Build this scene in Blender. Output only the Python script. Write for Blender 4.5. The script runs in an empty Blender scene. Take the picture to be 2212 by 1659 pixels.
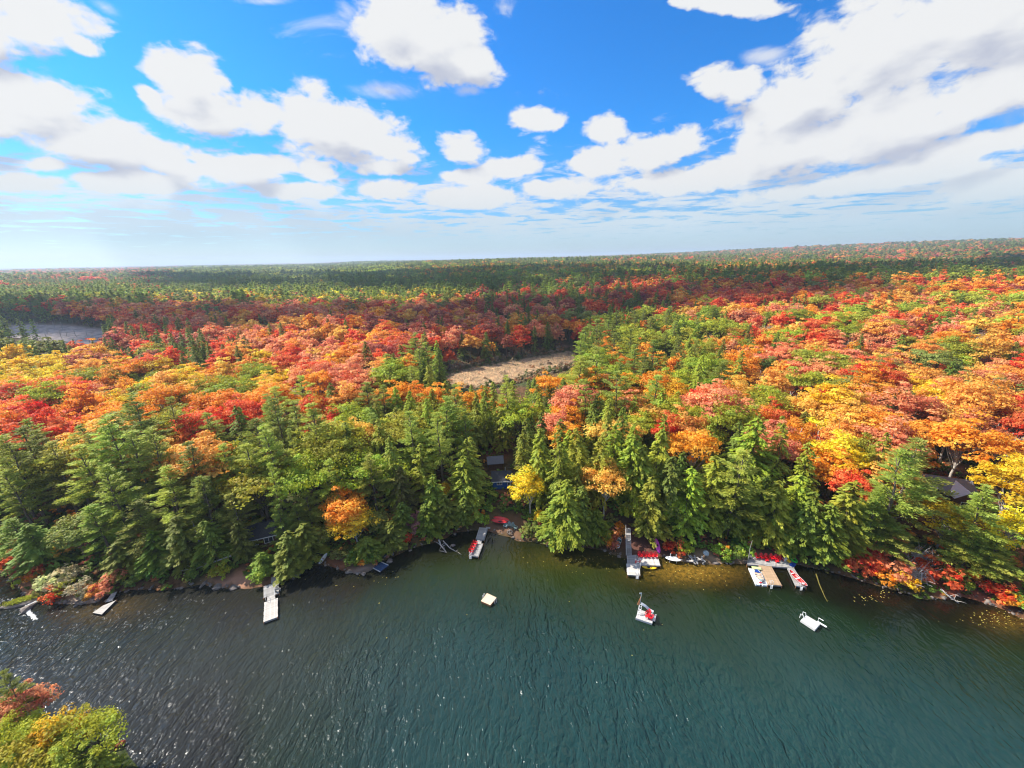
import bpy, bmesh, math, random
import numpy as np
from mathutils import Vector, Matrix

rnd = random.Random(7)
rng = np.random.default_rng(11)
S = bpy.context.scene
C = S.collection
R_ = math.radians
PI = math.pi

# ------------------------------------------------------------------ camera
CAM_H = 55.0
FOC, PITCH, ROLL = 850.0, R_(17.75), R_(1.04)      # focal length in units of a 2212 px wide frame
_f = np.array([0, math.cos(PITCH), -math.sin(PITCH)])
_u0 = np.array([0, math.sin(PITCH), math.cos(PITCH)])
_r0 = np.array([1.0, 0, 0])
RT = math.cos(ROLL)*_r0 - math.sin(ROLL)*_u0
UP = math.sin(ROLL)*_r0 + math.cos(ROLL)*_u0
FW = _f
cam = bpy.data.cameras.new('camera')
cam.sensor_width = 36.0
cam.lens = 36.0*FOC/2212.0
cam.clip_start = 0.5
cam.clip_end = 60000
camo = bpy.data.objects.new('camera', cam)
C.objects.link(camo)
camo.matrix_world = Matrix(((RT[0], UP[0], -FW[0], 0), (RT[1], UP[1], -FW[1], 0), (RT[2], UP[2], -FW[2], CAM_H), (0, 0, 0, 1)))
S.camera = camo

def ray(px, py):
    return RT*(px-1106.0) + UP*(829.5-py) + FW*FOC

def at(px, py, z=0.0):
    d = ray(px, py)
    t = (z-CAM_H)/d[2]
    return Vector((d[0]*t, d[1]*t, z))

def project(P):
    P = np.asarray(P, dtype=float)
    q = P - np.array([0, 0, CAM_H])
    dz = q @ FW
    return 1106.0 + FOC*(q @ RT)/dz, 829.5 - FOC*(q @ UP)/dz, dz

# ------------------------------------------------------------------ render settings, sun
SUN_AZ, SUN_EL = R_(-67), R_(43)        # azimuth from +Y, negative = to the left
sun = bpy.data.lights.new('sun', 'SUN')
sun.energy = 5.0
sun.angle = R_(0.53)
sun.color = (1.0, 0.94, 0.84)
suno = bpy.data.objects.new('sun', sun)
C.objects.link(suno)
sdir = Vector((math.sin(SUN_AZ)*math.cos(SUN_EL), math.cos(SUN_AZ)*math.cos(SUN_EL), math.sin(SUN_EL)))
suno.rotation_euler = sdir.to_track_quat('Z', 'Y').to_euler()
suno.location = sdir*200
S.view_settings.view_transform = 'Standard'
S.view_settings.look = 'None'
S.view_settings.exposure = 0.82
S.view_settings.gamma = 1.0
S.view_settings.use_curve_mapping = False
cy = S.cycles
cy.max_bounces = 6
cy.diffuse_bounces = 3
cy.glossy_bounces = 2
cy.transmission_bounces = 3
cy.transparent_max_bounces = 6
cy.volume_bounces = 0
cy.sample_clamp_indirect = 4.0
cy.sample_clamp_direct = 5.0
cy.use_denoising = True
cy.filter_width = 1.15
cy.caustics_reflective = False
cy.caustics_refractive = False

# ------------------------------------------------------------------ node helpers
class NT:
    def __init__(s, tree):
        s.t = tree; s.n = tree.nodes; s.l = tree.links
    def add(s, typ, **kw):
        n = s.n.new(typ)
        for k, v in kw.items(): setattr(n, k, v)
        return n
    def put(s, sock, v):
        if hasattr(v, 'is_output'): s.l.new(v, sock)
        elif v is not None:
            try: sock.default_value = v
            except Exception:
                sock.default_value = (*v, 1.0) if len(v) == 3 else v
    def math(s, op, a, b=None, c=None, clamp=False):
        n = s.add('ShaderNodeMath', operation=op, use_clamp=clamp)
        s.put(n.inputs[0], a)
        if b is not None: s.put(n.inputs[1], b)
        if c is not None: s.put(n.inputs[2], c)
        return n.outputs[0]
    def mixc(s, f, a, b, mode='MIX'):
        n = s.add('ShaderNodeMix', data_type='RGBA', blend_type=mode)
        s.put(n.inputs[0], f); s.put(n.inputs[6], a); s.put(n.inputs[7], b)
        return n.outputs[2]
    def noise(s, vec, scale, detail=4, rough=0.55, dist=0.0, out=0, dim='3D'):
        n = s.add('ShaderNodeTexNoise', noise_dimensions=dim)
        s.put(n.inputs['Vector'], vec)
        n.inputs['Scale'].default_value = scale
        n.inputs['Detail'].default_value = detail
        n.inputs['Roughness'].default_value = rough
        n.inputs['Distortion'].default_value = dist
        return n.outputs[out]
    def mapr(s, v, a, b, c=0.0, d=1.0, smooth=True):
        n = s.add('ShaderNodeMapRange')
        n.interpolation_type = 'SMOOTHSTEP' if smooth else 'LINEAR'
        s.put(n.inputs[0], v)
        for i, x in zip((1, 2, 3, 4), (a, b, c, d)): n.inputs[i].default_value = x
        return n.outputs[0]
    def mapping(s, vec, loc=(0, 0, 0), rot=(0, 0, 0), scale=(1, 1, 1), typ='POINT'):
        n = s.add('ShaderNodeMapping', vector_type=typ)
        s.put(n.inputs[0], vec)
        n.inputs[1].default_value = loc; n.inputs[2].default_value = rot; n.inputs[3].default_value = scale
        return n.outputs[0]

# ------------------------------------------------------------------ sky with clouds
W = bpy.data.worlds.new('World')
S.world = W
W.use_nodes = True
W.cycles.sampling_method = 'MANUAL'
W.cycles.sample_map_resolution = 512
w = NT(W.node_tree)
w.n.clear()
sky = w.add('ShaderNodeTexSky', sky_type='NISHITA')
sky.sun_disc = False
sky.sun_elevation = SUN_EL
sky.sun_rotation = SUN_AZ
sky.altitude = 300
sky.air_density = 1.0
sky.dust_density = 0.6
sky.ozone_density = 2.5
tc = w.add('ShaderNodeTexCoord').outputs['Generated']
sep = w.add('ShaderNodeSeparateXYZ'); w.put(sep.inputs[0], tc)
dx, dy, dz = sep.outputs
AZ = w.math('ARCTAN2', dx, dy)
EL = w.math('ARCSINE', dz)
cmb = w.add('ShaderNodeCombineXYZ'); w.put(cmb.inputs[0], AZ); w.put(cmb.inputs[1], EL)
AE = cmb.outputs[0]

def azel(px, py):
    d = ray(px, py); d = d/np.linalg.norm(d)
    return np.array([math.atan2(d[0], d[1]), math.asin(d[2])])

# cloud lumps: centre, half sizes in frame units, tilt in degrees (clockwise)
CL = [(60, 45, 165, 58, 14), (-60, 60, 120, 80, 10), (170, 92, 60, 22, 25), 
      (60, 215, 150, 58, 14), (-50, 250, 140, 70, 10), (190, 300, 190, 52, 12), (345, 340, 95, 34, 28),
      (410, 175, 92, 62, 22), (470, 245, 118, 52, 18), (325, 208, 38, 18, 45), (560, 250, 60, 50, 30),
      (735, 292, 160, 62, 12), (850, 318, 80, 36, 10),
      (850, 45, 95, 80, 8), (925, 90, 128, 75, 12), (1000, 130, 72, 42, 20),
      (993, 322, 52, 34, 8), (1168, 260, 58, 23, 2), (1307, 280, 38, 28, 0),
      (530, 362, 108, 34, 0), (685, 370, 38, 24, 10), (832, 362, 58, 18, 0),
      (1285, 352, 74, 30, -5), (1430, 325, 105, 40, -18),
      (1585, 180, 68, 40, 8), (1740, 215, 150, 72, -22), (1900, 110, 230, 130, -24), (2120, 40, 230, 130, -15),
      (1720, 322, 150, 58, -14), (1930, 262, 230, 72, -20), (2170, 190, 120, 60, -24), (1555, 5, 150, 26, 8),
      (2080, 330, 230, 34, -17), (1850, 395, 300, 26, -9), (2180, 395, 180, 34, -10),
      (100, 355, 58, 18, 5), (310, 395, 142, 28, 2), (55, 395, 110, 22, 3), (840, 410, 70, 22, 0), (1000, 384, 62, 20, 0),
      (1112, 366, 64, 24, 0), (655, 412, 92, 20, 0), (1020, 424, 120, 26, 0), (1190, 405, 80, 24, 0), (1500, 385, 200, 30, -6)]
SOFT = [(835, 196, 85, 24, 6), (1655, 120, 70, 26, -10), (1010, 195, 40, 20, 0), (580, 2, 90, 14, 0), (225, 15, 70, 26, 30), (2110, 90, 260, 200, -15),
        (1760, 290, 220, 130, -20), (2180, 200, 140, 90, -20)]

def lump(c, coord):
    cx, cy_, rx, ry, t = c
    rx, ry = rx*.94, ry*.94
    c0 = azel(cx, cy_)
    th = R_(t)
    e = 2.0
    J = np.stack([(azel(cx+e, cy_)-azel(cx-e, cy_))/(2*e), (azel(cx, cy_+e)-azel(cx, cy_-e))/(2*e)], axis=1)
    M = J @ np.array([[rx*math.cos(th), -ry*math.sin(th)], [rx*math.sin(th), ry*math.cos(th)]])
    U, s_, Vt = np.linalg.svd(M)
    ang = math.atan2(U[1, 0], U[0, 0])
    v = w.mapping(coord, (c0[0], c0[1], 0), (0, 0, ang), (s_[0], s_[1], 1), 'TEXTURE')
    n = w.add('ShaderNodeVectorMath', operation='LENGTH')
    w.put(n.inputs[0], v)
    return n.outputs['Value']

def field(lst, coord, k=0.22):
    acc = None
    for c in lst:
        cc = coord
        if acc is not None:      # serial chain, so that few values are alive at a time
            q = w.add('ShaderNodeVectorMath', operation='MULTIPLY_ADD')
            w.put(q.inputs[0], acc); q.inputs[1].default_value = (1e-7, 1e-7, 0); w.put(q.inputs[2], coord)
            cc = q.outputs[0]
        L = lump(c, cc)
        acc = L if acc is None else w.math('SMOOTH_MIN', acc, L, k)
    return w.math('SUBTRACT', 1.0, acc)

# stretched direction for the noise, so the clouds flatten towards the horizon
zz = w.math('ADD', w.math('MAXIMUM', dz, 0.0), 0.045)
px_ = w.math('DIVIDE', dx, zz); py_ = w.math('DIVIDE', dy, zz)
c2 = w.add('ShaderNodeCombineXYZ'); w.put(c2.inputs[0], px_); w.put(c2.inputs[1], py_); w.put(c2.inputs[2], 3.7)
PL = c2.outputs[0]
DN = w.mapping(tc, scale=(1, 1, 1.9))
def billow(vec, det):
    v = w.add('ShaderNodeTexVoronoi', feature='SMOOTH_F1', normalize=True)
    w.put(v.inputs['Vector'], vec); v.inputs['Scale'].default_value = 15.0; v.inputs['Detail'].default_value = det
    v.inputs['Roughness'].default_value = 0.6; v.inputs['Smoothness'].default_value = 0.6; v.inputs['Lacunarity'].default_value = 2.1
    f = w.noise(vec, 7.0, 3+det*2, 0.58, 0.3)
    return w.math('ADD', w.math('MULTIPLY', f, 0.62), w.math('MULTIPLY', w.math('SUBTRACT', 0.80, v.outputs['Distance']), 0.48))
n1 = w.math('ADD', billow(DN, 2.0), w.math('MULTIPLY', w.math('SUBTRACT', w.noise(DN, 26.0, 5, 0.62, 0.5), 0.5), 0.30))
up_dn = w.mapping(DN, loc=(-0.016, 0.004, 0.030))
n1u = billow(up_dn, 1.0)
fA = field(CL, AE)
fS = field(SOFT, AE)
AE_up = w.mapping(AE, loc=(-0.015, 0.040, 0))
big = [c for c in CL if c[3] >= 34]
fU = field(big, AE_up)
dens = w.math('ADD', w.math('MULTIPLY', fA, 0.85), w.math('MULTIPLY', w.math('SUBTRACT', n1, 0.475), 2.9))
alpha = w.mapr(dens, -0.06, 0.36)
softn = w.noise(DN, 9.0, 6, 0.65, 0.6)
alS = w.math('MULTIPLY', w.mapr(w.math('ADD', fS, w.math('MULTIPLY', w.math('SUBTRACT', softn, 0.5), 2.2)), 0.0, 1.1), 0.75)
# general cloud field, thickening towards the horizon
g1 = w.noise(PL, 1.9, 9, 0.60, 0.4)
cover = w.mapr(EL, 0.24, 0.03, -0.20, 0.13, smooth=False)
alG = w.mapr(w.math('ADD', g1, cover), 0.41, 0.57)
alG = w.math('MULTIPLY', alG, w.mapr(EL, 0.0, 0.07, 0.25, 0.88))
unseen_sky = w.math('MAXIMUM', w.math('MAXIMUM', w.mapr(dy, 0.35, -0.1), w.mapr(EL, 0.50, 0.60)), w.mapr(AZ, -0.95, -1.08))          # extra cloud cover out of view (behind, overhead, far left), greys the lake's reflections
alR = w.math('MULTIPLY', w.mapr(w.noise(PL, 1.3, 7, 0.55), 0.48, 0.56), unseen_sky)
al = w.math('MAXIMUM', w.math('MAXIMUM', alpha, alS), w.math('MAXIMUM', alG, alR))
shade = w.math('ADD', w.math('MULTIPLY', w.math('SUBTRACT', fU, fA), 0.9), w.math('MULTIPLY', w.math('SUBTRACT', n1u, n1), 2.6))
shade = w.mapr(w.math('ADD', shade, w.math('MULTIPLY', w.mapr(dens, 0.2, 1.2), 0.35)), -0.05, 0.85)
shade = w.math('MULTIPLY', shade, w.mapr(EL, 0.03, 0.16, 0.25, 1.0))
ccol = w.mixc(shade, (0.95, 0.96, 0.97, 1), (0.58, 0.62, 0.75, 1))
ccol = w.mixc(w.mapr(EL, 0.17, 0.0), ccol, (0.66, 0.84, 0.95, 1))
skc = w.add('ShaderNodeHueSaturation'); skc.inputs['Saturation'].default_value = 1.12; skc.inputs['Value'].default_value = 1.0
w.put(skc.inputs['Color'], sky.outputs[0])
skyc = w.mixc(1.0, skc.outputs[0], w.mixc(w.mapr(EL, 0.0, 0.28), (0.52, 0.66, 0.84, 1), (0.16, 0.72, 1.18, 1)), 'MULTIPLY')
STR = 0.100
sk = w.add('ShaderNodeVectorMath', operation='SCALE'); w.put(sk.inputs[0], ccol); sk.inputs['Scale'].default_value = 0.52/STR
out = w.mixc(al, skyc, sk.outputs[0])
bg = w.add('ShaderNodeBackground'); w.put(bg.inputs[0], out); bg.inputs[1].default_value = STR
wo = w.add('ShaderNodeOutputWorld'); w.l.new(bg.outputs[0], wo.inputs[0])

# ------------------------------------------------------------------ shoreline and terrain height
SHORE_PX = [(-420, 1150), (-200, 1190), (-60, 1212), (0, 1238), (31, 1253), (56, 1287), (80, 1301), (112, 1303), (169, 1304), (225, 1299), (253, 1278), (309, 1271), (360, 1275),
            (436, 1261), (479, 1269), (535, 1271), (569, 1267), (601, 1256), (630, 1252), (659, 1233), (676, 1222), (703, 1219), (724, 1225), (751, 1236),
            (780, 1240), (803, 1230), (830, 1209), (859, 1197), (899, 1182), (941, 1171), (991, 1149), (1025, 1144), (1056, 1148), (1095, 1158), (1118, 1168),
            (1152, 1169), (1180, 1177), (1208, 1187), (1264, 1183), (1306, 1191), (1349, 1205), (1380, 1204), (1427, 1200), (1461, 1210), (1520, 1219), (1591, 1216), (1617, 1216),
            (1720, 1217), (1767, 1231), (1833, 1244), (1901, 1266), (1985, 1293), (2035, 1294), (2085, 1285), (2122, 1299), (2172, 1317), (2212, 1337), (2300, 1372), (2420, 1430)]
SH = np.array([at(*p)[:2] for p in SHORE_PX])
SH = SH[np.argsort(SH[:, 0])]
SH = np.vstack([[-2000, SH[0, 1]+420], [-300, SH[0, 1]+60], SH, [130, 20], [400, -120]])

def ss(a, b, x):
    t = np.clip((np.asarray(x, float)-a)/(b-a), 0, 1)
    return t*t*(3-2*t)

def shore_y(x):
    return np.interp(x, SH[:, 0], SH[:, 1])

NEAR = np.array([at(*q)[:2] for q in [(345, 1760), (312, 1680), (262, 1612), (190, 1572), (90, 1552), (-60, 1545), (-320, 1520)]]+[(-140, 20), (-140, -40), (-20, -40)], float)
def near_d(x, y):
    """signed distance inside the near left land (positive inside)"""
    x = np.asarray(x, float); y = np.asarray(y, float)
    n = len(NEAR); dmin = np.full(np.broadcast(x, y).shape, 1e9); inside = np.zeros(dmin.shape, bool)
    for i in range(n):
        x1, y1 = NEAR[i]; x2, y2 = NEAR[(i+1) % n]
        L2 = (x2-x1)**2+(y2-y1)**2
        t = np.clip(((x-x1)*(x2-x1)+(y-y1)*(y2-y1))/L2, 0, 1)
        dmin = np.minimum(dmin, np.hypot(x-x1-t*(x2-x1), y-y1-t*(y2-y1)))
        c = ((y1 > y) != (y2 > y)) & (x < (x2-x1)*(y-y1)/((y2-y1) if y2 != y1 else 1e-9)+x1)
        inside ^= c
    return np.where(inside, dmin, -dmin)

def land_d(x, y):
    main = (y-shore_y(x))*0.93
    return np.maximum(main, near_d(x, y))

MARSH_PX = [(925, 842), (955, 812), (1010, 797), (1080, 783), (1150, 772), (1225, 759), (1262, 764), (1245, 790), (1180, 806), (1120, 826), (1050, 845)]
POND_PX = [(-20, 702), (60, 700), (150, 703), (226, 712), (230, 730), (200, 744), (120, 736), (40, 730), (-20, 724)]
POND2_PX = [(1233, 656), (1262, 653), (1312, 655), (1312, 660), (1262, 661), (1236, 661)]
MARSH = np.array([at(x, y, 1.2)[:2] for x, y in MARSH_PX])
POND = np.array([at(x, y, 2.2)[:2] for x, y in POND_PX])
POND2 = np.array([at(x, y, 3.0)[:2] for x, y in POND2_PX])

def in_poly(poly, x, y):
    x = np.asarray(x, float); y = np.asarray(y, float)
    ins = np.zeros(np.broadcast(x, y).shape, bool)
    n = len(poly)
    for i in range(n):
        x1, y1 = poly[i]; x2, y2 = poly[(i+1) % n]
        if y1 == y2: continue
        ins ^= ((y1 > y) != (y2 > y)) & (x < (x2-x1)*(y-y1)/(y2-y1)+x1)
    return ins

def poly_d(poly, x, y):
    n = len(poly); dmin = np.full(np.broadcast(x, y).shape, 1e9)
    for i in range(n):
        x1, y1 = poly[i]; x2, y2 = poly[(i+1) % n]
        L2 = (x2-x1)**2+(y2-y1)**2+1e-9
        t = np.clip(((x-x1)*(x2-x1)+(y-y1)*(y2-y1))/L2, 0, 1)
        dmin = np.minimum(dmin, np.hypot(x-x1-t*(x2-x1), y-y1-t*(y2-y1)))
    return np.where(in_poly(poly, x, y), -dmin, dmin)

def height(x, y):
    x = np.asarray(x, float); y = np.asarray(y, float)
    d = land_d(x, y)
    near = near_d(x, y) > 0
    r = np.hypot(x, y)
    az = np.degrees(np.arctan2(x, y))
    h = np.where(d < 0, np.maximum(-2.2, d*0.30-0.02), 0.42*np.clip(d, 0, 1)+0.05)
    h = h + 2.6*ss(0.8, 20, d)
    # the bank behind the stairway dock is steeper
    h = h + 2.6*ss(3, 12, d)*np.exp(-((x-21)/9.0)**2)*np.exp(-np.clip(d-18, 0, 99)/30)
    und = 1.9*np.sin(x/41+y/57)+1.4*np.sin(x/23-y/31+1.3)+1.2*np.sin(y/17+x/63+0.4)
    h = h + ss(25, 90, d)*(2.0+und*0.7)*np.where(near, 0, 1)
    h = h + 15*ss(60, 420, x*0.75+y*0.35)*ss(40, 140, d)
    h = h + ss(400, 1500, r)*(3.5*np.sin(x/310+1)+3.0*np.sin(y/260+x/700)+2)
    ridge = (20+52*ss(10, 52, az))*ss(4, 22, az)*ss(1300, 4200, r)
    ridge2 = 34*ss(-12, 6, az)*ss(5000, 9000, r)
    h = h + ridge + ridge2 + 14*ss(6000, 11000, r)
    h = h*np.where(d > 0, 1, 1)
    for poly, z in ((MARSH, 1.2), (POND, 1.6), (POND2, 2.4)):
        pd = poly_d(poly, x, y)
        k = 1-ss(0, 14, pd)
        h = np.where(d > 10, h*(1-k)+z*k, h)
    return h

# ------------------------------------------------------------------ mesh helpers
def mesh_np(name, verts, faces4, mat=None, attrs=None, smooth=False, tris=None):
    me = bpy.data.meshes.new(name)
    verts = np.asarray(verts, np.float32)
    k = 3 if tris is not None else 4
    f = np.asarray(tris if tris is not None else faces4, np.int32)
    me.vertices.add(len(verts)); me.vertices.foreach_set('co', verts.ravel())
    me.loops.add(f.size); me.loops.foreach_set('vertex_index', f.ravel())
    me.polygons.add(len(f)); me.polygons.foreach_set('loop_start', np.arange(0, f.size, k, dtype=np.int32))
    me.polygons.foreach_set('loop_total', np.full(len(f), k, np.int32))
    if smooth: me.polygons.foreach_set('use_smooth', np.ones(len(f), bool))
    me.update(calc_edges=True)
    for nm, typ, dom, data in (attrs or []):
        a = me.attributes.new(nm, typ, dom)
        a.data.foreach_set('color' if 'COLOR' in typ else ('vector' if 'VECTOR' in typ else 'value'), np.asarray(data).ravel())
    if mat is not None:
        for m in (mat if isinstance(mat, (list, tuple)) else [mat]): me.materials.append(m)
    return me

def link(name, me, parent=None, loc=None, **props):
    o = bpy.data.objects.new(name, me)
    C.objects.link(o)
    if parent is not None: o.parent = parent
    if loc is not None: o.location = loc
    for k, v in props.items(): o[k] = v
    return o

def thing(name, label, cat, loc=(0, 0, 0), rotz=0.0, group=None):
    o = bpy.data.objects.new(name, None)
    C.objects.link(o)
    o.empty_display_size = 0.2
    o.location = loc; o.rotation_euler = (0, 0, rotz)
    o['label'] = label; o['category'] = cat
    if group: o['group'] = group
    return o

class B:
    """collects boxes, tubes and free faces into one mesh"""
    def __init__(s): s.v = []; s.f = []
    def box(s, c, size, rz=0.0, M=None):
        i = len(s.v)
        cz, sz = math.cos(rz), math.sin(rz)
        for dx_ in (-.5, .5):
            for dy_ in (-.5, .5):
                for dz_ in (-.5, .5):
                    p = Vector((dx_*size[0], dy_*size[1], dz_*size[2]))
                    if M is not None: p = M @ p
                    p = Vector((p.x*cz-p.y*sz, p.x*sz+p.y*cz, p.z))
                    s.v.append(tuple(p+Vector(c)))
        s.f += [tuple(i+k for k in q) for q in ((0, 1, 3, 2), (4, 6, 7, 5), (0, 4, 5, 1), (2, 3, 7, 6), (0, 2, 6, 4), (1, 5, 7, 3))]
        return s
    def quadbox(s, q, th):
        """slab whose top face is the quad q, thickness th downwards"""
        i = len(s.v)
        s.v += [tuple(p) for p in q] + [(p[0], p[1], p[2]-th) for p in q]
        s.f += [tuple(i+k for k in f) for f in ((3, 2, 1, 0), (4, 5, 6, 7), (0, 1, 5, 4), (1, 2, 6, 5), (2, 3, 7, 6), (3, 0, 4, 7))]
        return s
    def tube(s, pts, rad, n=6, cap=True):
        pts = [Vector(p) for p in pts]
        if not hasattr(rad, '__len__'): rad = [rad]*len(pts)
        i0 = len(s.v)
        for k, p in enumerate(pts):
            d = (pts[min(k+1, len(pts)-1)]-pts[max(k-1, 0)]).normalized()
            a = d.orthogonal().normalized() if abs(d.z) > .9 else d.cross(Vector((0, 0, 1))).normalized()
            b = d.cross(a)
            for j in range(n):
                t = 2*PI*j/n
                s.v.append(tuple(p+(a*math.cos(t)+b*math.sin(t))*rad[k]))
        for k in range(len(pts)-1):
            for j in range(n):
                s.f.append((i0+k*n+j, i0+k*n+(j+1) % n, i0+(k+1)*n+(j+1) % n, i0+(k+1)*n+j))
        if cap:
            s.f.append(tuple(i0+j for j in reversed(range(n))))
            s.f.append(tuple(i0+(len(pts)-1)*n+j for j in range(n)))
        return s
    def face(s, pts):
        i = len(s.v); s.v += [tuple(p) for p in pts]; s.f.append(tuple(range(i, i+len(pts)))); return s
    def mesh(s, name, mat, smooth=False):
        me = bpy.data.meshes.new(name)
        me.from_pydata(s.v, [], s.f)
        if smooth: me.polygons.foreach_set('use_smooth', [True]*len(me.polygons))
        for m in (mat if isinstance(mat, (list, tuple)) else [mat]): me.materials.append(m)
        me.update()
        return me
    def obj(s, name, mat, parent=None, loc=None, smooth=False, **props):
        return link(name, s.mesh(name, mat, smooth), parent, loc, **props)

# ------------------------------------------------------------------ materials
def mat_basic(name, col, rough=0.6, spec=0.4, var=0.12, nscale=6.0, bump=0.0, metal=0.0, coat=0.0, objvar=0.0, stretch=(1, 1, 1), dirt=0.0):
    m = bpy.data.materials.new(name); m.use_nodes = True
    t = NT(m.node_tree); p = t.n['Principled BSDF']
    tcn = t.add('ShaderNodeTexCoord').outputs['Object']
    v = t.mapping(tcn, scale=stretch)
    nz = t.noise(v, nscale, 5, 0.6)
    dark = tuple(c*(1-var) for c in col)+(1,); lite = tuple(min(1, c*(1+var)) for c in col)+(1,)
    c = t.mixc(t.mapr(nz, 0.3, 0.7), dark, lite)
    if objvar:
        oi = t.add('ShaderNodeObjectInfo').outputs['Random']
        hs = t.add('ShaderNodeHueSaturation'); t.put(hs.inputs['Color'], c)
        t.put(hs.inputs['Value'], t.mapr(oi, 0, 1, 1-objvar, 1+objvar, False))
        c = hs.outputs[0]
    if dirt:
        n2 = t.noise(tcn, 1.7, 6, 0.65)
        c = t.mixc(t.math('MULTIPLY', t.mapr(n2, 0.52, 0.72), dirt), c, (0.09, 0.075, 0.05, 1))
    t.put(p.inputs['Base Color'], c)
    p.inputs['Roughness'].default_value = rough
    p.inputs['Specular IOR Level'].default_value = spec
    p.inputs['Metallic'].default_value = metal
    p.inputs['Coat Weight'].default_value = coat
    if bump:
        b = t.add('ShaderNodeBump'); b.inputs['Strength'].default_value = bump; b.inputs['Distance'].default_value = 0.02
        t.put(b.inputs['Height'], nz); t.put(p.inputs['Normal'], b.outputs[0])
    return m

def mat_leaf(name, src, trans=0.5, hue=0.035, val=0.5, lo=.3, hi=1.1):
    """src: 'OBJECT' colour of the object, or 'INSTANCER' attribute of scattered copies"""
    m = bpy.data.materials.new(name); m.use_nodes = True
    t = NT(m.node_tree); p = t.n['Principled BSDF']
    if src == 'OBJECT': base = t.add('ShaderNodeObjectInfo').outputs['Color']
    else:
        a = t.add('ShaderNodeAttribute', attribute_type='INSTANCER', attribute_name='col'); base = a.outputs['Color']
    tone = t.add('ShaderNodeAttribute', attribute_type='GEOMETRY', attribute_name='tone')
    sp = t.add('ShaderNodeSeparateXYZ'); t.put(sp.inputs[0], tone.outputs['Vector'])
    hs = t.add('ShaderNodeHueSaturation')
    t.put(hs.inputs['Color'], base)
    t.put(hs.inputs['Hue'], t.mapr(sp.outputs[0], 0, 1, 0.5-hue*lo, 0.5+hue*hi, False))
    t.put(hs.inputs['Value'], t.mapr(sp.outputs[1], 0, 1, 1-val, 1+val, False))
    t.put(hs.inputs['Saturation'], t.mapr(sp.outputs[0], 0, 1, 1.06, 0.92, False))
    col = hs.outputs[0]
    t.put(p.inputs['Base Color'], col)
    p.inputs['Roughness'].default_value = 0.6
    p.inputs['Specular IOR Level'].default_value = 0.25
    tr = t.add('ShaderNodeBsdfTranslucent'); t.put(tr.inputs[0], col)
    mx = t.add('ShaderNodeMixShader'); mx.inputs[0].default_value = trans
    t.l.new(p.outputs[0], mx.inputs[1]); t.l.new(tr.outputs[0], mx.inputs[2])
    t.l.new(mx.outputs[0], t.n['Material Output'].inputs[0])
    return m

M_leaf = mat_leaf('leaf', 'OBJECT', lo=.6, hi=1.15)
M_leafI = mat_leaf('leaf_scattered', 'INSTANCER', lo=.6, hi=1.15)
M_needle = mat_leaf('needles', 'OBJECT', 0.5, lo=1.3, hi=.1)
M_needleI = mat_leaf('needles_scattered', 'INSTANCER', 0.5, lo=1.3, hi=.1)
M_bark = mat_basic('bark_grey_brown', (0.16, 0.125, 0.095), 0.9, 0.1, 0.35, 3, 0.4, stretch=(3, 3, .5))
M_barkpale = mat_basic('bark_pale_grey', (0.42, 0.38, 0.33), 0.9, 0.1, 0.3, 4, 0.3, stretch=(3, 3, .5))
M_wood_grey = mat_basic('weathered_grey_boards', (0.34, 0.325, 0.31), 0.8, 0.2, 0.22, 2.5, 0.3, objvar=0.16, dirt=0.25)
M_wood_pale = mat_basic('sun_bleached_boards', (0.56, 0.52, 0.47), 0.8, 0.2, 0.2, 2.5, 0.3, objvar=0.10, dirt=0.15)
M_wood_new = mat_basic('new_orange_boards', (0.46, 0.31, 0.19), 0.7, 0.25, 0.15, 2.5, 0.3, objvar=0.12)
M_wood_raft = mat_basic('pale_cream_boards', (0.74, 0.55, 0.38), 0.75, 0.25, 0.08, 2.5, 0.2, objvar=0.06)
M_wood_brown = mat_basic('brown_timber', (0.26, 0.12, 0.06), 0.8, 0.2, 0.25, 3, 0.3)
M_red = mat_basic('red_plastic', (0.62, 0.012, 0.02), 0.4, 0.5, 0.06, 3)
M_redhull = mat_basic('red_hull', (0.60, 0.03, 0.03), 0.3, 0.5, 0.12, 2, dirt=0.15)
M_white = mat_basic('white_paint', (0.80, 0.80, 0.79), 0.45, 0.5, 0.05, 3, dirt=0.1)
M_whitehull = mat_basic('white_hull', (0.72, 0.74, 0.76), 0.35, 0.5, 0.08, 2, dirt=0.15)
M_alu = mat_basic('aluminium', (0.62, 0.63, 0.65), 0.35, 0.5, 0.08, 5, metal=0.6)
M_greyboat = mat_basic('grey_fibreglass', (0.30, 0.36, 0.38), 0.4, 0.5, 0.1, 2)
M_greenboat = mat_basic('bright_green_plastic', (0.03, 0.55, 0.04), 0.35, 0.5, 0.06, 3)
M_darkgreen = mat_basic('dark_green_hull', (0.03, 0.09, 0.08), 0.35, 0.5, 0.12, 2)
M_yellow = mat_basic('yellow_plastic', (0.85, 0.52, 0.02), 0.35, 0.5, 0.06, 3)
M_purple = mat_basic('magenta_plastic', (0.42, 0.02, 0.30), 0.35, 0.5, 0.1, 3)
M_blue = mat_basic('blue_fabric', (0.01, 0.05, 0.28), 0.7, 0.3, 0.2, 4)
M_navymat = mat_basic('navy_woven_mat', (0.025, 0.06, 0.14), 0.6, 0.4, 0.35, 3)
M_greenchair = mat_basic('grey_green_plastic', (0.22, 0.30, 0.30), 0.5, 0.4, 0.06, 3)
M_lime = mat_basic('pale_lime_foam', (0.55, 0.66, 0.28), 0.7, 0.3, 0.06, 3)
M_tan = mat_basic('tan_wood_seat', (0.70, 0.46, 0.32), 0.6, 0.3, 0.1, 3)
M_dark = mat_basic('dark_rubber', (0.02, 0.02, 0.022), 0.6, 0.3, 0.2, 3)  # even near-black tone for rims, motor and low dock frame
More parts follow.
